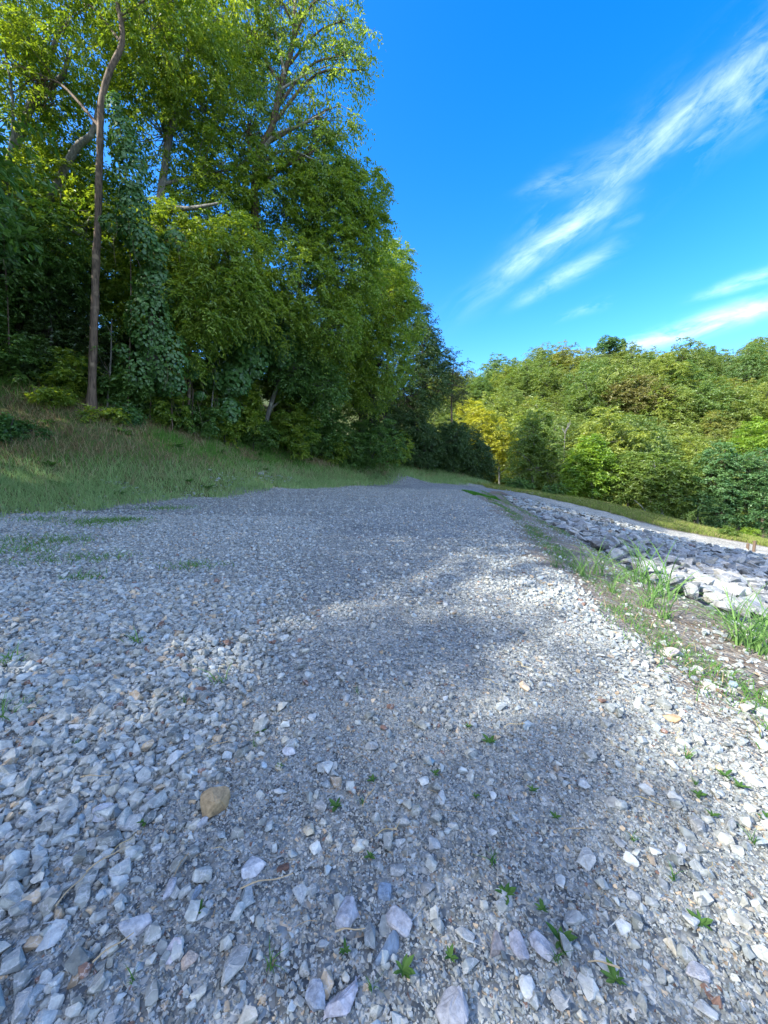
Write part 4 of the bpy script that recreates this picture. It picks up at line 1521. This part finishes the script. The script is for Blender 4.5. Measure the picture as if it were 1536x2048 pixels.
ptree('hanging_elder_tree', 'light green tree with low hanging sprays beside the vine curtain', (377, 868, 27.2),
      [(378, 780, 27), (380, 690, 26.5), (392, 580, 26), (430, 480, 26)], 0.14,
      [(400, 610, 25, 1.8), (440, 540, 25.3, 2), (385, 690, 25.2, 1.0), (350, 560, 25.5, 1.6), (470, 500, 26.5, 2.2), (430, 630, 25, 1.2), (490, 590, 26, 1.5), (350, 470, 26, 1.8)], 420, L_ELDER, M_BARK, 6, droop=.9, size=.27)
ptree('mid_edge_tree', 'deep green broad tree in the middle of the forest edge', (745, 924, 43),
      [(742, 830, 42.5), (740, 740, 41), (745, 640, 40), (760, 540, 40)], 0.22,
      [(750, 590, 39, 3.4), (785, 530, 41, 2.2), (795, 640, 40, 2.6), (700, 690, 38.5, 3.2), (765, 720, 38.5, 3), (640, 720, 36, 2.6), (800, 590, 42, 1.8), (700, 610, 36, 2.4), (740, 780, 39, 2)], 980, L_ELDER, M_BARK_DARK, 7, droop=.6)
ptree('yellow_topped_tree', 'tree with a small sunlit yellow top showing beyond the forest edge', (770, 905, 52),
      [(775, 760, 52), (778, 620, 52), (782, 530, 52)], 0.3, [(780, 520, 52, 2.0), (800, 545, 52, 1.6), (765, 560, 52, 3), (790, 600, 52, 3)], 260, L_WALNUT, M_BARK_DARK, 8)
ptree('dark_oak_tree', 'dark rounded tree near the far end of the forest edge', (850, 936, 51),
      [(848, 860, 50.5), (845, 760, 50), (845, 660, 50)], 0.34,
      [(830, 700, 49, 3.2), (850, 770, 48.5, 3.2), (800, 790, 46.5, 3.4), (848, 665, 51, 1.8), (868, 720, 50, 2), (820, 840, 47, 2.6), (760, 830, 44, 2.2), (830, 630, 50, 1.6)], 760, L_OAK, M_BARK_DARK, 9, size=.26)
ptree('thin_crowned_tree', 'thin crowned dusky tree with sky showing through at the end of the forest edge', (905, 945, 54.5),
      [(905, 880, 54), (903, 800, 54), (908, 720, 54)], 0.2,
      [(890, 725, 54, 2.2), (915, 745, 54, 2.0), (905, 790, 53.5, 2.4), (878, 770, 54, 2.2), (925, 790, 54, 1.2)], 210, L_THIN, M_BARK, 10, size=.22, per=34, shell=.2,
      limbs_px=[([(865, 800, 50), (830, 762, 49), (790, 765, 48)], .1, .04), ([(865, 800, 50), (890, 770, 50), (930, 775, 50)], .09, .03)], branch=.4)
ptree('round_dark_tree', 'low dark round tree at the very end of the forest edge, against the yellow tree', (945, 960, 57),
      [(944, 930, 56.5), (940, 880, 56)], 0.2,
      [(925, 890, 55, 2.9), (895, 890, 53, 2.8), (955, 915, 56, 2.2), (850, 890, 50, 2.4), (940, 935, 56, 1.6), (972, 935, 57, 1.2), (900, 920, 54, 1.6)], 640, L_OAK, M_BARK_DARK, 11, size=.26)
ptree('leaning_trunk_tree', 'small tree with a leaning mossy trunk under the vines', (518, 897, 33),
      [(530, 850, 32.8), (545, 800, 32.5), (558, 760, 32.2), (570, 690, 32)], 0.24,
      [(590, 730, 32, 1.9), (560, 660, 31, 1.8), (640, 770, 33.5, 1.9)], 240, L_DARK, M_BARK_GREY, 12, top_r=.5)
ptree('leafy_border_tree', 'leafy tree filling the left border above the shaded bank', (40, 790, 25),
      [(38, 700, 25), (30, 600, 25), (20, 500, 25)], 0.2,
      [(20, 540, 24, 2.2), (100, 500, 25, 2.2), (-70, 480, 24, 3), (60, 590, 26, 1.8), (0, 400, 25, 2.2), (150, 560, 26.5, 1.6)], 430, L_DARK, M_BARK_DARK, 13, droop=.6)


# shrubs under the trees
def shrub(label, px, py, D, rr, leafm, seed, n=110, sz=.9, size=.17, name='shrub'):
    b = foot(px, py, D)
    q = np.random.default_rng(seed)
    path = [b, b + np.array([q.normal(0, .1), q.normal(0, .1), rr * .6]), b + np.array([q.normal(0, .3), q.normal(0, .3), rr * 1.2])]
    bl = [(b[0] + q.normal(0, rr * .45), b[1] + q.normal(0, rr * .45), b[2] + rr * (.55 + .6 * q.random()) * sz, rr * .62, rr * .62, rr * .55 * sz) for _ in range(5)]
    return build_tree(name, label, b, path, .05, bl, n, leafm, M_BARK_DARK, seed, per=40, size=size, spread=.45, droop=.4, cat='shrub', seg=6, aspect=.55)


shrub('bright leafy shrub standing out before the dark trunks of the forest edge', 690, 915, 39.5, 2.2, L_DARK, 31, 240, 1.5, .2)
shrub('pale bluish shrub right of the bare brown trunk', 262, 835, 23.5, .8, L_VINE, 32, 60)
shrub('vine tangled dark shrub at the left border of the bank', 25, 900, 18.2, 1.0, L_VINE, 33, 120, .8)
shrub('yellow green scrub glowing on the bank top left of the bare trunk', 110, 800, 22, .9, L_ELDER, 34, 90, .6)
shrub('low green scrub at the foot of the bare brown trunk', 215, 828, 22.4, .8, L_ELDER, 35, 80, .5)
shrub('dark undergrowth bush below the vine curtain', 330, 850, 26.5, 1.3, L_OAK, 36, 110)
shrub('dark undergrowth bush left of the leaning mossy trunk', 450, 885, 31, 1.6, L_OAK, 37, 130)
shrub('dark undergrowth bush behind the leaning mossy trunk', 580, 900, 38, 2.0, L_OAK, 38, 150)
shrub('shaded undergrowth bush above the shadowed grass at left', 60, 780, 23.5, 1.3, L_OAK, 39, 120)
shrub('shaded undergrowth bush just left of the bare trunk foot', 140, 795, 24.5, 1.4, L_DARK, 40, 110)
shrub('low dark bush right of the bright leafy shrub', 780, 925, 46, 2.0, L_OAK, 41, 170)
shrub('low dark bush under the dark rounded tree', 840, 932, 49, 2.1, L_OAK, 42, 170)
shrub('dusky weed thicket where the bank meets the road bend', 1040, 975, 53, 1.6, L_DARK, 43, 130, .7)
shrub('dusky weed thicket beside the pale stone ridge', 1110, 985, 50, 1.4, L_DARK, 44, 110, .7)
shrub('scrubby green bush on the sunlit verge', 1452, 1078, 38, .7, L_SUNNY, 45, 60, .9)
shrub('bright low bush at the foot of the bluish tree', 1500, 1078, 44, 1.0, L_LIME, 46, 70)

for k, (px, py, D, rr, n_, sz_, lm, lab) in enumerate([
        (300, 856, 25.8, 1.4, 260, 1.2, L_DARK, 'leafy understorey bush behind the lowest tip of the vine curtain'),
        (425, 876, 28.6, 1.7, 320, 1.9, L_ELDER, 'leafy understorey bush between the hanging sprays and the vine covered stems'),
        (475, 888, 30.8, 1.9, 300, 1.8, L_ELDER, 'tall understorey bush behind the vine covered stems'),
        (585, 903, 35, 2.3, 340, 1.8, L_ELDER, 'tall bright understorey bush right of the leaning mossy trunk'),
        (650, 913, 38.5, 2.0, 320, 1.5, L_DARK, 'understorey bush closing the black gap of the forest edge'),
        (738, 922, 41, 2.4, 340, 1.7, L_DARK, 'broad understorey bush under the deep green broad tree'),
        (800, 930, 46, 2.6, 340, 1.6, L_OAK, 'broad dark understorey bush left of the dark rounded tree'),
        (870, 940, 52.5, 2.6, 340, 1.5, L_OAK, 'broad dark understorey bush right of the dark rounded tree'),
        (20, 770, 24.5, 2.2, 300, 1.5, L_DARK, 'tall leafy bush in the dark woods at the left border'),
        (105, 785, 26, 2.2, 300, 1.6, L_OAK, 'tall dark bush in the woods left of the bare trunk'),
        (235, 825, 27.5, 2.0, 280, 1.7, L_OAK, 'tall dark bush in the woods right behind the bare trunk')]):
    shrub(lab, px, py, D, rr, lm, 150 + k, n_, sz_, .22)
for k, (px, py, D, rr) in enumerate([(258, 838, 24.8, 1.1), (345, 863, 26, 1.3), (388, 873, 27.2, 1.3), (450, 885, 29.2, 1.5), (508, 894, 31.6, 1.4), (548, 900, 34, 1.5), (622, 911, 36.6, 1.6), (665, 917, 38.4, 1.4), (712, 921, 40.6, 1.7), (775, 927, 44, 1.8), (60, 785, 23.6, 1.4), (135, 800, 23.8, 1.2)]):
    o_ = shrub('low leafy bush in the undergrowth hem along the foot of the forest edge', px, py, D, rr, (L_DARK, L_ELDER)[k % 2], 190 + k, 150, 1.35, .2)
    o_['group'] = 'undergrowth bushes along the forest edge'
ptree('edge_infill_tree', 'low bright tree filling the gap under the bright elder tree', (590, 905, 38),
      [(590, 840, 37.5), (588, 760, 37), (590, 700, 36)], 0.16, [(600, 720, 35, 2.4), (560, 740, 34, 2.0), (640, 760, 36, 2.2), (590, 790, 36, 1.8), (690, 750, 38, 2.2), (540, 600, 31, 2.2), (480, 640, 30, 1.6)], 460, L_ELDER, M_BARK_DARK, 170, droop=.7)
ptree('edge_infill_tree', 'mid green tree rising behind the vine curtain', (300, 840, 29),
      [(300, 740, 29), (295, 640, 29), (290, 560, 29)], 0.16, [(280, 600, 28.5, 2.2), (230, 560, 28.5, 1.8), (330, 640, 28.5, 2.0), (260, 680, 28.5, 1.8), (230, 420, 28, 2.2), (300, 500, 28.5, 2.4), (160, 400, 28, 2.4), (420, 420, 29, 2.6), (120, 330, 28, 2.4)], 620, L_ELDER, M_BARK_DARK, 171, droop=.6)

# thin saplings along the edge
for k, (px, py, D, top, lab) in enumerate([(215, 832, 24, 640, 'thin grey sapling right behind the bare brown trunk'), (418, 880, 28, 740, 'spindly sapling right of the hanging light green tree'), (430, 885, 29, 720, 'second spindly stem close to a twin under the vines'),
                                           (600, 910, 37, 760, 'dark straight stem in the black gap of the forest edge'), (620, 912, 38, 740, 'stout dark stem right of the black gap'), (678, 915, 40, 850, 'short pale sapling under the bright leafy shrub'),
                                           (702, 922, 40.5, 870, 'pale leaning sapling right of the bright leafy shrub'), (735, 922, 42, 880, 'rightmost pale sapling standing before the dark bushes'), (90, 780, 25, 560, 'crooked thin stem in the dark left woods')]):
    b = foot(px, py, D)
    t = np.array(W(px + random.uniform(-14, 14), top, D))
    acc = Acc()
    m = (b + t) / 2 + rng.normal(size=3) * .15
    tube(acc, smooth_path([b, m, t], 5) - b, np.linspace(.06, .025, 11), 6, .05)
    for s in range(5):
        a = b + (t - b) * rng.uniform(.4, 1)
        tube(acc, np.array([a, a + rng.normal(size=3) * .35 + [0, 0, .3], a + rng.normal(size=3) * .6 + [0, 0, .6]]) - b, [.015, .01, .004], 4)
    root = empty('sapling', b)
    tag(root, lab, 'sapling')
    link('trunk', acc.mesh('trunk', M_BARK_PALE if k in (5, 6, 7) else M_BARK_GREY), root)
    ca = Acc()
    cl = b + (t - b) * rng.uniform(.6, 1.05, (14, 1)) + rng.normal(size=(14, 3)) * .4
    spray_leaves(cl - b, unit(rng.normal(size=(14, 3))), ca, rng, 24, .16, .4, .5)
    link('crown', ca.mesh('crown', L_DARK, 'lv'), root)


# vines with broad round leaves
def vine(label, stem_px, lobes_px, n, seed, size=.175):
    q = np.random.default_rng(seed)
    base = np.array(W(*stem_px[0]))
    root = empty('climbing_vine', base)
    tag(root, label, 'vine')
    sa = Acc()
    sp = smooth_path([np.array(W(*p)) for p in stem_px], 5)
    tube(sa, sp - base, np.linspace(.04, .015, len(sp)), 5, .1)
    for k in range(10):
        a = np.array(W(*lobes_px[int(q.integers(0, len(lobes_px)))][:3])) + q.normal(size=3) * .5
        tube(sa, smooth_path([a, a + [q.normal(0, .1), q.normal(0, .1), -.8], a + [q.normal(0, .2), q.normal(0, .2), -1.6]], 3) - base, np.linspace(.012, .006, 7), 4)
    link('stem', sa.mesh('stem', M_BARK), root)
    b = np.array([wb(*l) for l in lobes_px])
    n = int(n * 1.3)
    w = b[:, 3] * b[:, 5]
    which = q.choice(len(b), n, p=w / w.sum())
    d = unit(q.normal(size=(n, 3)))
    d[:, 1] = -np.abs(d[:, 1]) * np.where(q.random(n) < .8, 1, -1)
    bump = 0.82 + 0.36 * vnoise(d[:, 0] * 3 + which * 7, d[:, 2] * 3, 1.0, seed)
    p = b[which, :3] + d * b[which, 3:] * bump[:, None] * (0.85 + .15 * q.random((n, 1)))
    ld = np.array([0, 0, -1.0]) + d * .35 + q.normal(size=(n, 3)) * .33
    nr = d + np.array([0, 0, .55]) + q.normal(size=(n, 3)) * .3
    s = size * (.6 + .65 * q.random(n))
    ca = Acc()
    leaf_geometry(p - base, ld, nr, s, s * .9, np.clip(q.normal(.45, .22, n), 0, 1), ca, .12, 'round')
    link('foliage', ca.mesh('foliage', L_VINE, 'lv'), root)


vine('column of broad leaved vine climbing beside the bare brown trunk', [(255, 830, 24), (262, 600, 23.4), (255, 400, 22.8), (235, 200, 22.4)],
     [(232, 215, 22.3, .45, 1, 1.6), (248, 280, 22.3, .75, .8, 1.5), (262, 350, 22.3, .95, .8, 1.5), (268, 420, 22.4, .95, .8, 1.3), (285, 480, 22.5, .9, .8, 1.0)], 1500, 51)
vine('blue green vine draped like a shawl from the bare trunk toward the right', [(300, 840, 25), (305, 650, 24), (290, 480, 23), (230, 445, 22.6)],
     [(225, 445, 22.4, .7, .7, .5), (270, 470, 22.5, .9, .7, .6), (310, 510, 23, .9, .7, .8), (350, 480, 24, .8, .7, .6), (310, 570, 23.5, 1.1, .7, 1.0)], 1100, 52)
vine('broad vine curtain hanging to head height right of the bare trunk', [(345, 860, 25.5), (340, 760, 25), (320, 640, 24.2), (310, 540, 24)],
     [(300, 640, 23.6, 1.4, .7, 1.3), (330, 710, 24, 1.5, .7, 1.2), (275, 740, 23.8, 1.2, .7, .9), (345, 770, 24.4, .9, .7, .7), (310, 580, 24, 1.3, .7, 1.0), (245, 700, 23.6, .5, .7, .7)], 2300, 53)
vine('dark round leaved vine covering the stems under the bright elder sprays', [(470, 885, 30), (480, 800, 29.5), (500, 720, 29), (530, 640, 29)],
     [(530, 640, 29, 1.2, .7, 1.1), (500, 710, 29, 1.5, .7, 1.2), (465, 760, 28.6, 1.3, .7, .9), (455, 820, 28.6, 1.0, .7, 1.0), (560, 690, 30, 1.3, .7, 1.2), (520, 580, 29.5, 1.0, .7, 1.0), (430, 760, 28, .7, .7, .8)], 2500, 54, .26)
vine('small yellow tinged vine hanging on the thin trunk left of the vine covered stems', [(385, 860, 26.8), (384, 780, 26.4), (380, 700, 25.8)],
     [(384, 740, 25.8, .45, .7, 1.3), (400, 790, 26.2, .4, .7, .6)], 230, 55, .2)
vine('leafy vine wrapped round the left border tree', [(20, 780, 23), (15, 600, 23), (5, 440, 23)],
     [(10, 440, 23, .9, .8, .7), (20, 520, 23.2, .7, .8, .9)], 420, 56)

# ------------------------------------------------------------------ forest behind


def generic_tree(name, seed, H, rr, leafm, barkm, ncl, per, size, spread, low=.25, nb=9):
    """a forest tree at the origin, used as the source of copies"""
    q = np.random.default_rng(seed)
    base = np.zeros(3)
    path = [base, np.array([q.normal(0, .15), q.normal(0, .15), H * .3]), np.array([q.normal(0, .4), q.normal(0, .4), H * .6]), np.array([q.normal(0, .5), q.normal(0, .5), H * .85])]
    bl = []
    for k in range(nb):
        t = low + (1 - low) * (k + .5) / nb
        env = rr * math.sin(math.pi * min(max((t - low + .12) / (1.12 - low), 0.05), .97)) ** .6
        az = k * 2.4 + q.normal(0, .3)
        off = env * .55 * (1 if k < nb - 1 else .2)
        b = env * .55 + .35
        bl.append((math.cos(az) * off, math.sin(az) * off, H * t, b, b, b * .8))
    return build_tree(name, None, base, path, .02 * H, bl, ncl, leafm, barkm, seed, per=per, size=size, spread=spread, droop=.45, branch=.05, seg=7, shell=.35)


protos = [generic_tree('forest_tree', 60 + k, 21, 5.2, L_FOREST, M_BARK_DARK, 520, 40, .34, 1.1, low=.12) for k in range(4)]
FT = []
for (x, y, s) in [(-27, 24, .62), (-24, 30, .66), (-31, 29, .6), (-20, 34, .7), (-27, 36, .62), (-16, 36, .72), (-21, 41, .7), (-13, 42, .75), (-16, 48, .75), (-9, 46, .75), (-9, 53, .75), (-3, 51, .75), (-3, 58, .75), (2, 56, .55), (-33, 38, .6), (-27, 47, .65), (-21, 55, .7), (-14, 60, .7),
                  (-36, 22, .6), (-30, 19, .6), (-40, 32, .6), (-38, 46, .6), (-30, 58, .6), (-22, 27, .5), (-18, 31, .55), (-26, 21, .5)]:
    FT.append((x + random.uniform(-.8, .8), y + random.uniform(-.8, .8), s))
# woods beside and behind the viewer, off to the left: they throw the shade on the pad
SHADE = [(-19.5, 4.8, 1.15, 1.5), (-24, 6.5, 1.1, 1.4), (-19, 8.6, 1.15, 1.5), (-25, 11, 1.1, 1.4), (-19.5, 12.4, 1.15, 1.4), (-25.5, 15.5, .9, 1.3), (-19, 1.6, .8, 1.42), (-23, 2.5, .75, 1.3), (-26, 15.5, 1.1, 1.2), (-20.5, -2.0, .8, .67), (-25, -3, .75, .64), (-20, -6.0, .85, .68), (-20.5, -9, .85, .635), (-20, -12, .85, .63), (-20.5, -15, .85, .63), (-20, -18, .85, .64), (-26, -9, .85, .6), (-26, -15, .85, .6), (-21, -21, .85, .74)]
FT = [(a, b, c, c) for a, b, c in FT] + SHADE
for k, (x, y, s, sv) in enumerate(FT):
    src = protos[k % 4]
    o = src if k < 4 else copy_tree(src)
    o.location = (x, y, hz(x, y) - .15)
    o.rotation_euler = (0, 0, random.uniform(0, 6.28))
    o.scale = (s * random.uniform(.95, 1.1), s * random.uniform(.95, 1.1), sv * random.uniform(.96, 1.05))
    tag(o, 'tall leafy tree of the dark wooded slope behind the forest edge', 'tree', 'trees of the wooded slope on the left')

# ------------------------------------------------------------------ trees on the right, beyond the road
ptree('yellow_tree', 'bright yellow tree catching the sun beyond the end of the dark forest edge', (999, 972, 67),
      [(998, 940, 67), (992, 890, 67), (975, 840, 67)], 0.16, [(960, 845, 67, 2.5), (990, 865, 66.5, 2.5), (1012, 890, 66, 2.3), (940, 825, 68, 2.2), (985, 905, 66, 1.8), (1022, 925, 67, 1.7), (965, 880, 67, 2.2)], 480, L_YELLOW, M_BARK_PALE, 70, size=.34)
ptree('olive_tree', 'green tree with pale inner branches, right of the bright yellow tree', (1065, 985, 60),
      [(1066, 930, 60), (1068, 880, 60), (1065, 840, 60)], 0.2, [(1060, 870, 60, 2.6), (1090, 890, 59.5, 2.6), (1045, 910, 60, 2.2), (1075, 840, 60.5, 1.8), (1110, 920, 59, 2.0), (1070, 940, 59.5, 2.4), (1035, 950, 60, 1.8), (1105, 955, 58, 1.6)], 560, L_SUNNY, M_BARK_PALE, 71, size=.3)
ptree('lime_tree', 'lime green tree with layered flat sprays at the bend of the far road', (1185, 1000, 51.5),
      [(1186, 965, 51.5), (1180, 930, 51.5), (1175, 890, 51.5)], 0.15, [(1165, 925, 51.5, 1.7), (1195, 915, 51.5, 1.7), (1150, 950, 51, 1.3), (1215, 945, 51, 1.5), (1180, 890, 52, 1.3), (1185, 965, 50.5, 1.5), (1145, 980, 51, 1.0)], 360, L_LIME, M_BARK_PALE, 72, size=.34, droop=.3, aspect=.5)
ptree('shaded_verge_tree', 'mid green tree between the lime green tree and the olive grove', (1255, 1015, 50),
      [(1256, 985, 50), (1252, 950, 50)], 0.14, [(1245, 950, 50.5, 1.7), (1270, 970, 50, 1.6), (1235, 985, 50, 1.2), (1260, 925, 51, 1.4)], 260, L_SUNNY, M_BARK, 73, size=.3, droop=.35)
ptree('layered_verge_tree', 'green tree with feathery layered sprays and a leaning pale stem', (1325, 1040, 48),
      [(1320, 1000, 48), (1312, 960, 48), (1308, 920, 48)], 0.14, [(1310, 930, 48.5, 1.8), (1340, 950, 48, 1.8), (1290, 960, 48.5, 1.5), (1330, 990, 47.5, 1.5), (1300, 1005, 48, 1.2), (1355, 1000, 47.5, 1.3)], 360, L_SUNNY, M_BARK_PALE, 74, size=.32, droop=.3,
      limbs_px=[([(1305, 1045, 47.5), (1285, 1015, 47.5), (1268, 1000, 47.5)], .06, .03)])
ptree('bluish_locust_tree', 'large bluish green tree with cloud like layers at the right border', (1450, 1070, 46.5),
      [(1452, 1020, 46.5), (1450, 960, 46.5), (1450, 900, 46.5)], 0.22, [(1440, 920, 46.5, 1.9), (1480, 940, 46, 2.0), (1420, 965, 46, 1.6), (1510, 975, 45.5, 2), (1450, 985, 45.5, 1.8), (1400, 1005, 46, 1.2), (1490, 1020, 45, 1.7), (1435, 1030, 45.5, 1.4), (1540, 930, 46, 2.2)], 640, L_BLUE, M_BARK, 75, size=.28, droop=.3, spread=.75)
ptree('bluish_border_tree', 'bluish green tree cut by the right border, in front of the hill', (1545, 1085, 45.5),
      [(1545, 1040, 45.5), (1548, 980, 45.5)], 0.2, [(1545, 1000, 45, 2), (1530, 1040, 44.5, 1.5), (1590, 960, 45.5, 2.6), (1600, 1030, 45, 2)], 330, L_BLUE, M_BARK, 76, size=.28, droop=.3)
ptree('yellow_green_border_tree', 'sunny yellow green tree top rising behind the bluish tree', (1530, 1000, 60),
      [(1530, 950, 60), (1530, 890, 60)], 0.2, [(1520, 880, 60, 3.2), (1490, 900, 60, 2.4), (1560, 870, 60, 3.2)], 300, L_LIME, M_BARK, 77, size=.36)
ptree('pale_stemmed_tree', 'slender tree with a thin pale stem left of the bluish tree', (1395, 1050, 47.5),
      [(1396, 1010, 47.5), (1394, 960, 47.5)], 0.1, [(1390, 960, 47.5, 1.6), (1375, 990, 47.5, 1.3), (1405, 935, 48, 1.3)], 200, L_SUNNY, M_BARK_PALE, 78, size=.3, droop=.3)

# far hillside
hp = [generic_tree('hillside_tree', 80 + k, 13.5, 4.7, L_HILL, M_BARK_DARK, 380, 48, .37, 1.15, low=.12, nb=13) for k in range(6)]
HT = []
rh = np.random.default_rng(17)
yy = 66.0
while yy < 176:
    step = 6.2 + (yy - 66) * .022
    xx = -14.0
    while xx < yy * 1.16:
        x = xx + rh.normal(0, 1.4)
        y = yy + rh.normal(0, 1.4)
        xx += step
        if y < 74 and x < 18:
            continue
        if x < 30 and y < 100 and x < (y - 60) * .4:
            continue
        d = y
        if x / d < 0.1 or (12 < x < 29 and y < 82):
            continue
        HT.append((x, y))
    yy += step * .92
print('hillside trees', len(HT))
for k, (x, y) in enumerate(HT):
    src = hp[k % 6]
    o = src if k < 6 else copy_tree(src)
    s = float(np.clip(rh.normal(.9, .24), .5, 1.5))
    o.location = (x, y, hz(x, y) - .3)
    o.rotation_euler = (0, 0, float(rh.random() * 6.28))
    o.scale = (s * float(rh.uniform(.9, 1.2)), s * float(rh.uniform(.9, 1.2)), s * float(rh.uniform(.85, 1.15)))
    tag(o, 'round crowned green tree in the forest covering the far hill', 'tree', 'trees covering the far hillside')
ptree('rusty_crowned_tree', 'wide tree with a rust tinged crown in the middle of the far hillside', (1275, 840, 104),
      [(1275, 810, 104), (1272, 770, 104)], 0.3, [(1270, 775, 104, 4.2, 1, .8), (1310, 790, 103, 3.6, 1, .7), (1235, 790, 104, 3.4, 1, .8), (1280, 800, 102, 4, 1, .7)], 420, L_RUST, M_BARK_DARK, 95, size=.5, spread=1.1)
ptree('emergent_ridge_tree', 'spreading dark tree rising above the ridge line, left of the bare sky gap', (1220, 715, 148),
      [(1220, 690, 148), (1221, 675, 148)], 0.3, [(1215, 682, 148, 2.6, 1, .6), (1235, 688, 148, 2.6, 1, .6), (1205, 695, 148, 2.2, 1, .6)], 120, L_BLUE, M_BARK_DARK, 96, size=.6, spread=1.1)


def snag(label, px, py, D, hh, seed):
    q = np.random.default_rng(seed)
    b = np.array(W(px, py, D))
    acc = Acc()
    top = b + [0.3, 0, hh]
    tube(acc, smooth_path([b - [0, 0, 7], b, top], 4) - b, np.linspace(.07, .03, 9), 6)
    for k in range(9):
        a = b + (top - b) * q.uniform(.0, .9)
        e = a + np.array([q.normal(0, 1), q.normal(0, .8), q.uniform(.8, 1.8)])
        tube(acc, np.array([a, (a + e) / 2 + q.normal(size=3) * .15, e]) - b, [.05, .035, .015], 5)
    o = link('dead_tree', acc.mesh('dead_tree', plain_mat('bleached_wood', (0.16, 0.155, 0.14))), None, b)
    tag(o, label, 'dead tree')


snag('bleached bare dead tree poking out of the lower hillside woods', 1130, 870, 66, 1.3, 1)
snag('second pale dead snag among green crowns, higher to the right of the first', 1262, 866, 78, 1.4, 2)

# two weathered posts beyond the rock slope
for px, py, hgt, lab in ((1494, 1108, .55, 'short brown wooden post, left of two beyond the rocks'), (1507, 1108, .85, 'taller brown wooden post, right of two beyond the rocks')):
    x, y, z = W(px, py, 29.5)
    acc = Acc()
    tube(acc, np.array([[0, 0, -.6], [0, 0, 0], [.01, 0, hgt - .02], [.01, 0, hgt]]), [.1, .1, .095, .085], 10, .02)
    v = acc.v[0]
    acc.add(v[-10:], np.array([list(range(10))]))
    o = link('wooden_post', acc.mesh('wooden_post', plain_mat('weathered_wood', (0.13, 0.09, 0.06))), None, (x, y, hz(x, y)))
    tag(o, lab, 'post')
